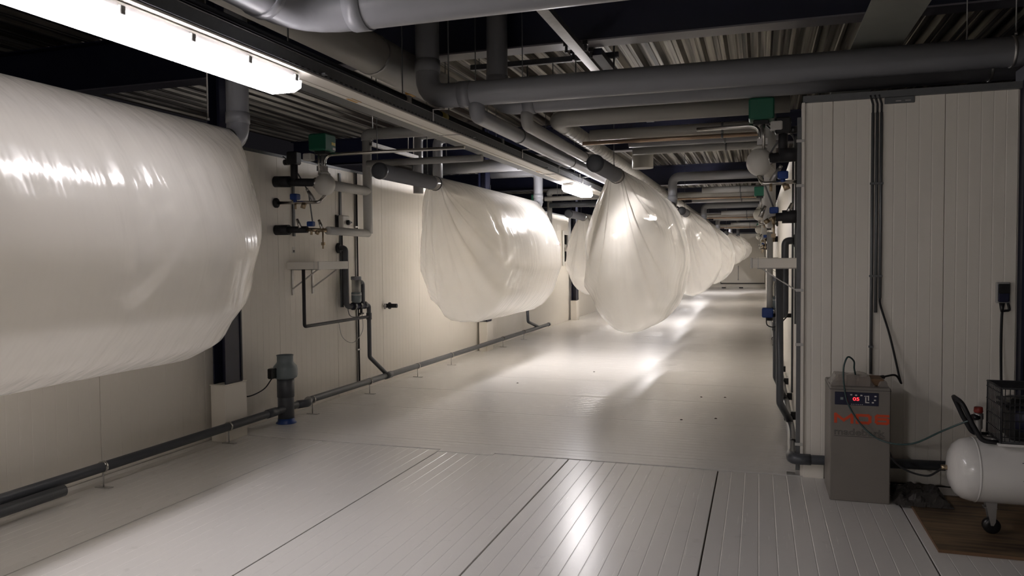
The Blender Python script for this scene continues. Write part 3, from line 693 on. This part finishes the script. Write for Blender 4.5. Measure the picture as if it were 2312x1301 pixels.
def trap(side, y0, label):
    bx = XL if side == 'L' else XR; s = 1 if side == 'L' else -1
    def P(o, dy, z): return (bx+s*o, y0+dy, z)
    t = thing('water_trap', label, 'water trap', P(.16, .13, .9), 'water traps on the walls')
    p = part('black_pipe', MB().tube([P(.01,0,1.745), P(.10,0,1.745), P(.10,.0,1.06), P(.13,.12,1.06)], .033, 16, .06), 'pvc_dark', t)
    part('wall_flange', MB().lathe([(.06,0),(.06,.015),(.04,.03)], P(.004,0,1.745), (s,0,0), 18), 'pipe_black', p)
    part('clear_cylinder', MB().lathe([(.055,0),(.055,.24)], P(.16,.13,1.13), (0,0,1), 22), 'acrylic', t)
    part('cylinder_cap', MB().lathe([(.06,0),(.062,.005),(.062,.035),(.058,.04)], P(.16,.13,1.37), (0,0,1), 22), 'pvc_grey', t)
    part('cylinder_base', MB().lathe([(.045,0),(.06,.02),(.06,.12),(.055,.125)], P(.16,.13,1.10), (0,0,1), 22), 'fan_grey', t)
    part('white_print', MB().lathe([(.0605,0),(.0612,.0),(.0612,.008),(.0605,.008)], P(.16,.13,1.19), (0,0,1), 22), 'label_white', t)
    part('overflow_pipe', MB().tube([P(.16,.17,1.34), P(.16,.28,1.34), P(.16,.28,1.06)], .028, 14, .05), 'pvc_dark', t)
    v = part('valve_body', MB().tube([P(.13,.08,1.06), P(.16,.36,1.055)], .038, 16), 'navy_plastic', t)
    for d in (.10, .22, .33): part('union_nut', MB().tube([P(.135+d*.05,d-.02,1.06), P(.135+d*.05,d+.02,1.06)], .047, 10, smooth=False), 'black_plastic', v)
    part('tap_handle', MB().tube([P(.16,.24,1.05), P(.16,.24,.97)], .016, 10).box(bx+s*.145,bx+s*.175,y0+.20,y0+.28,.955,.972), 'black_plastic', t)
    part('drop_pipe', MB().tube([P(.16,.36,1.055), P(.17,.41,1.05), P(.17,.41,.42), P(.25 if side == 'L' else .07,.72,.155)], .026, 14, .05), 'pvc_dark', t)
    part('tee', MB().tube([P(.17,.41,.88), P(.17,.41,.96)], .034, 14), 'pvc_dark', t)
    if side == 'L':
        part('thin_hose', MB().tube(spline([P(.10,.02,1.10), P(.13,.02,.96), P(.15,.15,.93), P(.16,.24,.96)]), .005, 6, .05), 'galvanised_dark', t)
        part('looped_hose', MB().tube(spline([P(.16,.26,.96), P(.14,.30,.75), P(.08,.18,.62), P(.03,.02,.70), P(.02,-.05,.9)]), .004, 6, .2), 'insulation_white', t)
    return t
trap('L', 7.85, 'clear water trap with blue valves and dark pipes on the left wall')
trap('R', 7.45, 'water trap with blue valves and dark pipes on the right wall')
pipe('drain_pipe', 'thin black drain pipe from the left drip shelf down and along the wall', [(-4.5,6.86,1.511),(-4.5,6.86,.915),(-4.51,8.225,.915)], .018, 'pipe_black', bend=.03)
pipe('drain_pipe', 'dark drain pipe dropping from the right drip shelf to the floor pipe', [(.165,6.75,1.511),(.175,6.80,.36),(.262,7.0,.17)], .03, 'pvc_dark', bend=.05)
pipe('drain_pipe', 'short dark pipe down to the far end of the left floor pipe', [(-4.46,14.75,.62),(-4.46,14.8,.32),(-4.43,15.5,.15)], .03, 'pvc_dark', bend=.06)
pipe('riser_pipe', 'slim white pipe standing against the right wall', [(.10,7.55,1.12),(.10,7.55,1.83)], .028, 'insulation_white')
t = thing('solenoid_valve', 'blue solenoid valve with black cable low on the right wall', 'valve', (.10,7.5,1.05))
part('coil', MB().box(.03,.13,7.48,7.60,1.03,1.12,.01), 'blue_plastic', t); part('body', MB().tube([(.10,7.54,1.0),(.10,7.54,1.12)],.03,12).tube([(.10,7.54,1.05),(.29,7.54,1.05)],.02,10), 'black_plastic', t)
part('cable', MB().tube(spline([(.07,7.5,1.03),(.08,7.48,.96),(.16,7.5,.95),(.27,7.6,1.05)]), .006, 6, .05), 'pipe_black', t)
# black stub on the left wall, sticker, switch, conduits
t = thing('pipe_stub', 'short black capped pipe stub with tap on the left wall', 'pipe', (XL,9.0,1.0))
part('stub', MB().tube([(XL+.01,9.0,1.0),(XL+.17,9.02,1.0)], .028, 14).tube([(XL+.06,9.01,1.0),(XL+.075,9.01,1.0)],.045,16), 'pipe_black', t)
part('tap', MB().tube([(XL+.03,8.92,1.0),(XL+.03,8.99,1.0)], .014, 8).tube([(XL+.03,8.95,.96),(XL+.03,8.95,1.03)],.012,8), 'galvanised', t)
s_ = one('wall_sticker', MB().box(XL+.0005, XL+.002, 6.93, 6.99, 1.68, 1.745), 'label_white', 'tiny white sticker on the left wall under the valves', 'sticker')
part('print', MB().box(XL+.002, XL+.0025, 6.945, 6.975, 1.69, 1.715), 'ink_dark', s_)
t = thing('isolator_switch', 'white isolator switch with black knob on the left wall', 'switch', (XL, 7.93, 2.0))
part('back_plate', MB().box(XL+.001, XL+.02, 7.80, 8.0, 1.97, 2.13), 'black_plastic', t)
part('box', MB().box(XL+.02, XL+.085, 7.83, 7.99, 1.98, 2.125, .01), 'white_plastic', t)
part('knob', MB().lathe([(.03,0),(.03,.02),(.022,.035)], (XL+.085,7.93,2.045), (1,0,0), 16).box(XL+.12,XL+.135,7.90,7.96,2.035,2.055), 'black_plastic', t)
t = thing('wall_conduit', 'dark cable rail on the left wall behind the isolator switch', 'conduit', (XL,7.9,1.05))
part('rail', MB().box(XL+.001, XL+.016, 7.885, 7.925, 1.05, 2.62), 'galvanised_dark', t); part('cable', MB().tube([(XL+.026,7.905,1.05),(XL+.026,7.905,1.96)], .008, 8), 'pipe_black', t)
t = thing('wall_conduit', 'tall double conduit on the left wall reaching down to the floor', 'conduit', (XL,8.27,.1))
part('conduit', MB().tube([(XL+.011,8.25,.10),(XL+.011,8.25,2.66)], .01, 8), 'galvanised', t); part('cable', MB().tube([(XL+.012,8.285,.10),(XL+.012,8.285,2.66)], .01, 8), 'pipe_black', t)
for z in (.5, 1.25, 2.0): part('saddle', MB().box(XL+.001, XL+.026, 8.23, 8.31, z, z+.015), 'galvanised', t)

# ------------------------------------------------------------------ floor pipe on the left with its stands
lp = one('floor_pipe', MB().tube([(-4.43,1.0,.148),(-4.43,6.62,.148),(-4.385,6.70,.148),(-4.43,6.78,.156),(-4.43,16.3,.143)], .036, 16, .04), 'pvc_dark', 'long dark grey drain pipe running low along the left wall', 'pipe')
part('socket', MB().tube([(-4.43,6.10,.148),(-4.43,6.24,.148)], .042, 16), 'pvc_dark', lp)
part('elbow', MB().tube([(-4.43,6.60,.148),(-4.375,6.70,.148),(-4.43,6.80,.157)], .041, 14, .04), 'pvc_dark', lp)
part('tee', MB().tube([(-4.43,8.50,.154),(-4.43,8.66,.154)], .043, 16), 'pvc_dark', lp)
part('end_cap', MB().tube([(-4.43,16.22,.143),(-4.43,16.32,.143)], .041, 16), 'pvc_dark', lp)
pipe('floor_pipe', 'short thick dark pipe lying beside the floor pipe at the left edge', [(-4.345,1.0,.105),(-4.345,3.80,.105)], .038, 'pvc_dark')
standtxt = ['nearest', 'second', 'third', 'fourth', 'fifth', 'sixth', 'seventh', 'farthest']
for i, yy in enumerate((4.2, 5.55, 6.87, 8.10, 9.45, 10.65, 13.1, 14.4)):
    t = thing('pipe_stand', '%s metal stand holding the left floor pipe' % standtxt[i], 'pipe stand', (-4.43, yy, 0), 'stands under the left floor pipe')
    part('foot', MB().box(-4.49,-4.36,yy-.02,yy+.02,0.0005,.006), 'galvanised', t)
    part('stem', MB().tube([(-4.43,yy,.006),(-4.43,yy,.115)], .005, 8), 'galvanised', t)
    part('clamp', MB().tube([(-4.43,yy-.012,.150),(-4.43,yy+.012,.150)], .0415, 16), 'steel', t)
# duct fan on a vertical pipe
fx, fy = -4.44, 6.42
t = thing('duct_fan', 'grey duct fan on a dark standing pipe with blue foot, by the left wall', 'fan', (fx, fy, 0))
part('pipe', MB().lathe([(.078,.012),(.078,.45)], (fx,fy,0), Z_, 28), 'pvc_dark', t)
part('blue_foot', MB().lathe([(.10,0.001),(.10,.006),(.082,.022),(.08,.05)], (fx,fy,0), Z_, 28), 'blue_plastic', t)
part('pipe_socket', MB().lathe([(.083,.26),(.083,.45)], (fx,fy,0), Z_, 28), 'pvc_dark', t)
f = part('fan_body', MB().lathe([(.085,.44),(.112,.455),(.118,.48),(.118,.535),(.112,.565),(.085,.595),(.078,.61),(.078,.665),(.082,.668),(.082,.675),(.074,.675),(.074,.60)], (fx,fy,0), Z_, 32), 'fan_grey', t)
part('opening', MB().lathe([(0.0,.61),(.074,.61)], (fx,fy,0), Z_, 28), 'ink_black', f)
part('terminal_box', MB().box(fx-.075,fx-.02,fy-.19,fy-.105,.46,.56,.008), 'black_plastic', t)
part('cable', MB().tube(spline([(fx-.05,fy-.15,.46),(fx-.08,fy-.24,.37),(fx-.12,fy-.42,.33),(fx-.20,fy-.52,.36)]), .006, 8, .1), 'pipe_black', t)

# ------------------------------------------------------------------ right wall: conduit and floor pipe
t = thing('wall_conduit', 'grey conduit running up the corner of the right wall end', 'conduit', (.272,5.90,.04))
part('conduit', MB().box(.262,.290,5.885,5.915,.04,2.60,.003), 'galvanised_dark', t)
for z in (.22, .95, 1.345, 2.1, 2.42): part('saddle', MB().box(.256,.31,5.876,5.884,z,z+.02), 'insulation_white', t)
part('foot', MB().box(.20,.29,5.88,5.92,.0008,.012).box(.26,.29,5.88,5.92,.012,.04), 'galvanised', t)
rp = one('floor_pipe', MB().tube([(.272,24,.14),(.262,6.6,.14),(.232,5.80,.14),(1.30,5.80,.165)], .034, 16, .06), 'pvc_dark', 'dark floor pipe along the right wall, turning behind the grey dryer', 'pipe')
part('elbow', MB().tube([(.235,5.93,.14),(.232,5.80,.14),(.36,5.803,.142)], .040, 16, .06), 'pvc_dark', rp)
for i in range(9): 
    yy = 6.25+1.0*i; part('pipe_clip', MB().tube([(.262,yy,.14),(.262,yy+.03,.14)], .041, 14).box(.28,.33,yy,yy+.03,.13,.20), 'black_plastic', rp)
t = thing('wall_conduit', 'thin conduit pair up the right wall behind the valves', 'conduit', (.31,8.1,.1))
part('conduit', MB().tube([(.318,8.0,.25),(.318,8.0,2.66)], .010, 8), 'galvanised_dark', t); part('conduit', MB().tube([(.315,7.2,1.0),(.315,7.2,2.66)], .013, 8), 'galvanised_dark', t)
for x, yy in ((-.62,8.9),(-.36,8.95),(-.72,7.6),(-.40,7.75),(-2.95,9.3),(-2.2,10.5)):
    p_ = one('floor_plug', MB().lathe([(.014,.0),(.012,.004),(.004,.007)], (x,yy,.0003), Z_, 10), 'grime', 'small dark plug standing out of the far floor panels', 'plug', 'dark plugs in the far floor')
# far end bits
t = thing('floor_bar', 'white bar with dark blocks lying on the floor by the far door', 'bar', (-1.2,40.6,0))
part('bar', MB().box(-1.92,-.55,40.55,40.65,.001,.05,.005), 'white_plastic', t)
for x in (-1.7,-.85): part('block', MB().box(x-.1,x+.1,40.5,40.56,.001,.06,.004), 'black_plastic', t)

# ------------------------------------------------------------------ conduits, socket on the front wall
YW = YS+.03     # face of the front wall panels
t = thing('wall_conduit', 'three dark conduits running side by side down the front wall', 'conduit', (.78,YW,.7))
for x, z0 in ((.757,.765), (.785,1.20), (.812,1.30)):
    c = part('conduit', MB().tube([(x,YW-.011,z0),(x,YW-.011,2.60)], .010, 10), 'galvanised_dark', t)
    part('cable', MB().tube([(x,YW-.011,2.60),(x+.0,YW-.011,2.66),(x-.02,YW-.03,2.72)], .007, 8, .03), 'pipe_black', c)
for z in (.95, 1.45, 2.1): part('saddle', MB().box(.742,.826 if z > 1.3 else .772,YW-.024,YW-.0005,z,z+.014), 'galvanised_dark', t)
t = thing('ceiling_bracket', 'small slotted metal bracket above the front wall', 'bracket', (.95,YS,2.66))
part('plate', MB().box(.83,1.02,YW-.012,YW-.004,2.655,2.70,.004), 'galvanised_dark', t)
for x in (.90,.96): part('slot', MB().box(x,x+.035,YW-.0135,YW-.012,2.668,2.675), 'galvanised', t)
one('power_cable', MB().tube(spline([(.812,YW-.011,1.31),(.815,YW-.02,1.25),(.875,YW-.03,1.04),(.93,5.82,.76),(.938,5.80,.72),(.90,5.78,.70 if False else .775),(.82,5.72,.772)]), .007, 8, .04), 'rubber_black', 'black power cable hanging from the conduits to the dryer top', 'cable')
t = thing('wall_socket', 'black power socket with pale frame on the front wall, above the compressor', 'socket', (1.56,YW,1.34))
part('frame', MB().box(1.523,1.603,YW-.028,YW-.0005,1.275,1.415,.004), 'insulation_grey', t)
part('cover', MB().box(1.53,1.596,YW-.045,YW-.028,1.282,1.404,.006), 'navy_plastic', t)
part('cover_lid', MB().box(1.53,1.596,YW-.05,YW-.045,1.34,1.404,.002), 'black_plastic', t)
part('gland', MB().lathe([(.018,0),(.012,-.04),(.008,-.06)], (1.555,YW-.03,1.275), Z_, 12), 'black_plastic', t)
one('power_cable', MB().tube(spline([(1.59,YW-.02,1.285),(1.60,YW-.02,1.23),(1.57,YW-.03,1.222),(1.556,YW-.03,1.20),(1.53,5.78,.95),(1.47,5.5,.62),(1.40,5.08,.60)]), .008, 8, .06), 'rubber_black', 'black power cable from the wall socket down to the compressor', 'cable')

# ------------------------------------------------------------------ air dryer with its lettering
def text_mesh(body, size, m, parent, x, y, z, width=None, name='lettering', bold=0.0, depth=.0006, outline=False):
    cu = bpy.data.curves.new('t', 'FONT'); cu.body = body; cu.size = size; cu.offset = bold; cu.extrude = 0 if outline else depth
    if outline: cu.fill_mode = 'NONE' if hasattr(cu, 'fill_mode') else 'FRONT'; cu.bevel_depth = .0009; cu.bevel_resolution = 0
    to = bpy.data.objects.new('t', cu); COL.objects.link(to)
    bpy.context.view_layer.update()
    me = bpy.data.meshes.new_from_object(to.evaluated_get(bpy.context.evaluated_depsgraph_get()))
    bpy.data.objects.remove(to); bpy.data.curves.remove(cu)
    xs = [v.co.x for v in me.vertices]; ysv = [v.co.y for v in me.vertices]
    sx = 1.0 if not width else width/(max(xs)-min(xs)); x0 = min(xs)
    mb = MB(); mb.v = [(x+(v.co.x-x0)*sx, y-v.co.z, z+v.co.y) for v in me.vertices]; mb.f = [tuple(p.vertices) for p in me.polygons]; mb.sm = [False]*len(mb.f)
    bpy.data.meshes.remove(me)
    return part(name, mb, m, parent)
x0, x1, yf, yb, zt = .447, .807, 5.34, 5.80 if False else 5.745, .752
t = thing('air_dryer', 'tall grey metal air dryer cabinet with orange lettering, by the front wall', 'dryer', ((x0+x1)/2,(yf+yb)/2,0))
part('cabinet', MB().box(x0,x1,yf,yb,.001,zt,.006), 'dryer_grey', t)
part('lid_seam', MB().box(x0-.0015,x1+.0015,yf-.0015,yb+.0015,zt-.02,zt-.017), 'ink_dark', t)
cp = part('control_panel', MB().box(.475,.735,yf-.004,yf+.001,.634,.718,.002), 'navy_plastic', t)
yp = yf-.0045
text_mesh('05', .030, 'led_red', cp, .583, yp, .665, .038, 'display_digits', .0002)
part('power_button', MB().box(.508,.526,yp-.003,yp,.667,.684,.002), 'fan_grey', cp)
for x, z in ((.573,.702),(.602,.700),(.633,.700),(.716,.697),(.713,.672),(.701,.656)): part('icon', MB().box(x-.006,x+.006,yp-.0008,yp,z-.004,z+.004), 'label_white', cp)
part('flow_diagram', MB().box(.656,.662,yp-.0008,yp,.655,.69).box(.656,.68,yp-.0008,yp,.652,.658).box(.650,.672,yp-.0008,yp,.694,.698).box(.672,.678,yp-.0008,yp,.668,.70), 'label_white', cp)
text_mesh('MARK DRYER' if False else '- - - - - - -', .02, 'label_white', cp, .572, yp, .636, .07, 'small_print', .0006)
def strokes(paths, th, x, y, z, sx, sz, m, parent, name):
    mb = MB()
    k_ = 0
    for pth in paths:
        for (a, b), (c, d) in zip(pth[:-1], pth[1:]):
            k_ += 1; yk = y-.0002*k_
            A = Vector((x+a*sx, z+b*sz)); B = Vector((x+c*sx, z+d*sz)); dv = (B-A).normalized(); n_ = Vector((-dv.y, dv.x))*th/2; A -= dv*th/2; B += dv*th/2
            q = [A-n_, B-n_, B+n_, A+n_]
            mb.add([(p.x, yk, p.y) for p in q]+[(p.x, y+.001, p.y) for p in q], [(0,1,2,3),(0,4,5,1),(1,5,6,2),(2,6,7,3),(3,7,4,0)])
    return part(name, mb, m, parent)
strokes([[(0,0),(0,1),(.5,.25),(1,1),(1,0)]], .0175, .481, yf-.0008, .522, .098, .048, 'orange_red', t, 'letter_m')
strokes([[(0,0),(0,1),(.85,1),(1,.8),(1,.2),(.85,0),(0,0)]], .0175, .610, yf-.0008, .522, .075, .048, 'orange_red', t, 'letter_d')
strokes([[(1,1),(.12,1),(0,.85),(0,.15),(.12,0),(.88,0),(1,.12),(1,.45),(.88,.55),(0,.55)]], .0165, .722, yf-.0008, .524, .068, .048, 'orange_red', t, 'digit_6')
text_mesh('madebark', .060, 'ink_dark', t, .474, yf-.0004, .438, .300, 'brand_lettering', .0, outline=True)
part('brand_underline', MB().box(.474,.775,yf-.0015,yf-.0002,.428,.4305), 'ink_dark', t)
t = thing('wrapped_package', 'crumpled plastic-wrapped cardboard package lying on the dryer', 'package', (.62,5.5,zt))
def crumple(x0,x1,y0,y1,z0,z1,seed,amp,nx=22,ny=12):
    mb = MB(); vv = []; ff = []
    for i in range(nx+1):
        for j in range(ny+1):
            a = i/nx; b = j/ny; e = min(1, min(a,1-a)*7)*min(1, min(b,1-b)*6)
            x = x0+(x1-x0)*a; y = y0+(y1-y0)*b
            vv.append((x+amp*.4*noise.noise((x*30,y*30,seed)), y+amp*.4*noise.noise((x*30,y*30,seed+9)), max(z0+.001, z0+(z1-z0)*e+amp*noise.noise((x*18,y*18,seed+4))*e+.002)))
    for i in range(nx):
        for j in range(ny): k = i*(ny+1)+j; ff.append((k,k+ny+1,k+ny+2,k+1))
    return mb.add(vv, ff, False)
part('cardboard', MB().box(.50,.775,5.41,5.60,zt+.002,zt+.045,.004), 'cardboard', t)
part('plastic_wrap', crumple(.452,.725,5.365,5.64,zt,zt+.062,2,.016), 'film_clear', t)
part('loose_wrap', crumple(.74,.80,5.38,5.56,zt,zt+.03,6,.02,10,10), 'film_clear', t)
t = thing('plug', 'black plug lying on the back corner of the dryer', 'plug', (.82,5.7,zt))
part('body', MB().tube([(.76,5.66,zt+.016),(.815,5.71,zt+.018)], .014, 10), 'rubber_black', t); part('collar', MB().tube([(.755,5.655,zt+.016),(.765,5.665,zt+.016)], .0155, 10), 'rubber_black', t)
one('air_hose', MB().tube(spline([(.615,5.47,.80),(.600,5.43,.86),(.592,5.38,.915),(.552,5.33,.948),(.527,5.31,.90),(.522,5.305,.83),(.527,5.30,.76),(.545,5.295,.665),(.60,5.285,.555),(.69,5.25,.462),(.79,5.18,.435),(.90,5.09,.465),(1.03,4.99,.57),(1.14,4.93,.645),(1.175,4.92,.655)]), .0055, 10, .06), 'hose_green', 'thin dark air hose looping from the dryer to the compressor', 'hose')

# ------------------------------------------------------------------ compressor on its board
bd = one('wooden_board', MB().box(.93,2.3,4.55,5.60,.0008,.018,.002), 'wood', 'dark stained wooden board under the compressor', 'board')
part('board_edge', MB().box(.926,2.3,4.546,4.55,.001,.018).box(.926,.93,4.55,5.60,.001,.018), 'cardboard', bd)
t = thing('air_compressor', 'white tank air compressor with black caged motor and handle, at the right edge', 'compressor', (1.6,4.9,.018))
cy, cz, R = 4.90, .378, .180
prof = [(0,1.035),(.05,1.038),(.10,1.05),(.14,1.07),(.165,1.10),(.178,1.14),(R,1.16),(R,1.86),(.165,1.92),(.10,1.97),(0,1.985)]
tk = part('tank', MB().lathe(prof, (0,cy,cz), X_, 40), 'tank_enamel', t)
part('weld_seam', MB().lathe([(R,0),(R+.003,.002),(R+.003,.008),(R,.010)], (1.162,cy,cz), X_, 40), 'tank_enamel', tk)
part('drain_plug', MB().tube([(1.005,cy,cz),(1.04,cy,cz)], .014, 10), 'brass', tk)
def on_tank(x, a, dr=.001): return (x, cy-math.cos(a)*(R+dr), cz+math.sin(a)*(R+dr))
def tank_patch(x0f, x1f, a0, a1, n=8):
    mb = MB(); vv = []; ff = []
    for i in range(n+1):
        a = a0+(a1-a0)*i/n; q = i/n
        vv += [on_tank(x0f(q), a), on_tank(x1f(q), a)]
    for i in range(n): ff.append((2*i,2*i+1,2*i+3,2*i+2))
    return mb.add(vv, ff)
part('printed_line', tank_patch(lambda q: 1.365, lambda q: 1.80, .505, .525, 2), 'ink_black', tk)
part('printed_line', tank_patch(lambda q: 1.365, lambda q: 1.80, -.03, -.01, 2), 'ink_black', tk)
part('printed_logo', tank_patch(lambda q: 1.375+.085*q, lambda q: 1.46+.085*q, .19, .42, 6), 'logo_blue', tk)
part('printed_logo', tank_patch(lambda q: 1.56, lambda q: 1.60, .19, .42, 6), 'logo_blue', tk)
for x, yys in ((1.25, (4.90,)), (1.80, (4.78, 5.02))):
    for yy in yys:
        ft = part('caster_bracket', MB().extr([(-.03,.225),(.035,.225),(.028,.09),(.018,.068),(.004,.068)], (x,yy-.028,0), X_, Z_, (0,.004,0)).extr([(-.03,.225),(.035,.225),(.028,.09),(.018,.068),(.004,.068)], (x,yy+.024,0), X_, Z_, (0,.004,0)).box(x-.03,x+.035,yy-.024,yy+.024,.165,.171), 'galvanised', t)
        part('caster_wheel', MB().lathe([(.02,-.018),(.045,-.016),(.045,.016),(.02,.018)], (x+.012,yy,.0635), Y_, 20), 'black_plastic', ft)
part('base_plate', MB().box(1.255,1.86,4.76,5.05,.548,.562,.003), 'tank_enamel', t)
part('base_web', MB().box(1.26,1.85,4.84,4.98,.50,.55), 'tank_enamel', t)
# motor and pump inside the cage
mt = part('motor', MB().lathe([(.02,0),(.10,.01),(.115,.03),(.115,.2),(.09,.24),(.02,.25)], (1.34,4.92,.69), X_, 24), 'navy_plastic', t)
part('pump_head', MB().box(1.33,1.45,4.83,5.0,.565,.80,.02).box(1.31,1.47,4.81,5.02,.74,.755).box(1.31,1.47,4.81,5.02,.77,.785), 'black_plastic', t)
part('motor_fins', MB().lathe([(.117,0),(.12,.003),(.117,.006)], (1.42,4.92,.69), X_, 24).lathe([(.117,0),(.12,.003),(.117,.006)], (1.46,4.92,.69), X_, 24).lathe([(.117,0),(.12,.003),(.117,.006)], (1.50,4.92,.69), X_, 24), 'black_plastic', mt)
cg = part('cage_frame', MB().tube([(1.27,4.765,.565),(1.27,4.765,.868),(1.80,4.765,.868)], .006, 8).tube([(1.27,5.045,.565),(1.27,5.045,.868),(1.80,5.045,.868)], .006, 8).tube([(1.27,4.765,.868),(1.27,5.045,.868)], .006, 8).tube([(1.27,4.765,.57),(1.80,4.765,.57)], .006, 8).tube([(1.27,4.765,.57),(1.27,5.045,.57)], .006, 8), 'pipe_black', t)
def wire(p, q, r=.0028): return part('wire', MB().tube([p, q], r, 5, caps=False), 'pipe_black', cg)
for i in range(22): x = 1.285+.0235*i; wire((x,4.763,.568),(x,4.763,.868))
for z in (.60,.645,.69,.735,.78,.825): wire((1.27,4.761,z),(1.80,4.761,z))
for i in range(10): yy = 4.785+.026*i; wire((1.268,yy,.568),(1.268,yy,.868))
for z in (.63,.70,.77,.84): wire((1.266,4.765,z),(1.266,5.045,z))
for i in range(10): yy = 4.785+.026*i; wire((1.27,yy,.87),(1.80,yy,.87))
part('handle', MB().tube([(1.27,4.80,.560),(1.185,4.80,.565),(1.135,4.80,.66),(1.085,4.80,.775),(1.07,4.90,.785),(1.085,5.0,.775),(1.135,5.0,.66),(1.185,5.0,.565),(1.27,5.0,.560)], .013, 12, .05), 'rubber_black', t)
rg = part('regulator', MB().lathe([(.016,.575),(.016,.61),(.022,.615),(.022,.665),(.026,.67),(.026,.70),(.018,.705)], (1.19,4.90,0), Z_, 16).tube([(1.19,4.90,.60),(1.19,4.90,.565),(1.275,4.90,.565)], .011, 8, .03), 'galvanised', t)
part('knob', MB().lathe([(.020,.705),(.024,.71),(.022,.735),(.017,.738)], (1.19,4.90,0), Z_, 16), 'red_cap', rg)
part('gauge', MB().tube([(1.155,4.88,.68),(1.19,4.89,.68)], .018, 12), 'black_plastic', rg)
one('drain_hose', MB().tube(spline([(1.012,4.90,.375),(.99,4.92,.345),(.95,4.98,.30),(.88,5.1,.285),(.82,5.25,.30),(.83,5.6,.30),(.86,5.765,.30 if False else .16)]), .006, 8, .06), 'rubber_black', 'black hose from the compressor tank end towards the wall', 'hose')
one('crumpled_sheet', crumple(.83,1.16,5.28,5.72,.019,.060,21,.05,18,18), 'rag_dark', 'crumpled dark plastic sheet on the floor between dryer and compressor', 'sheet')
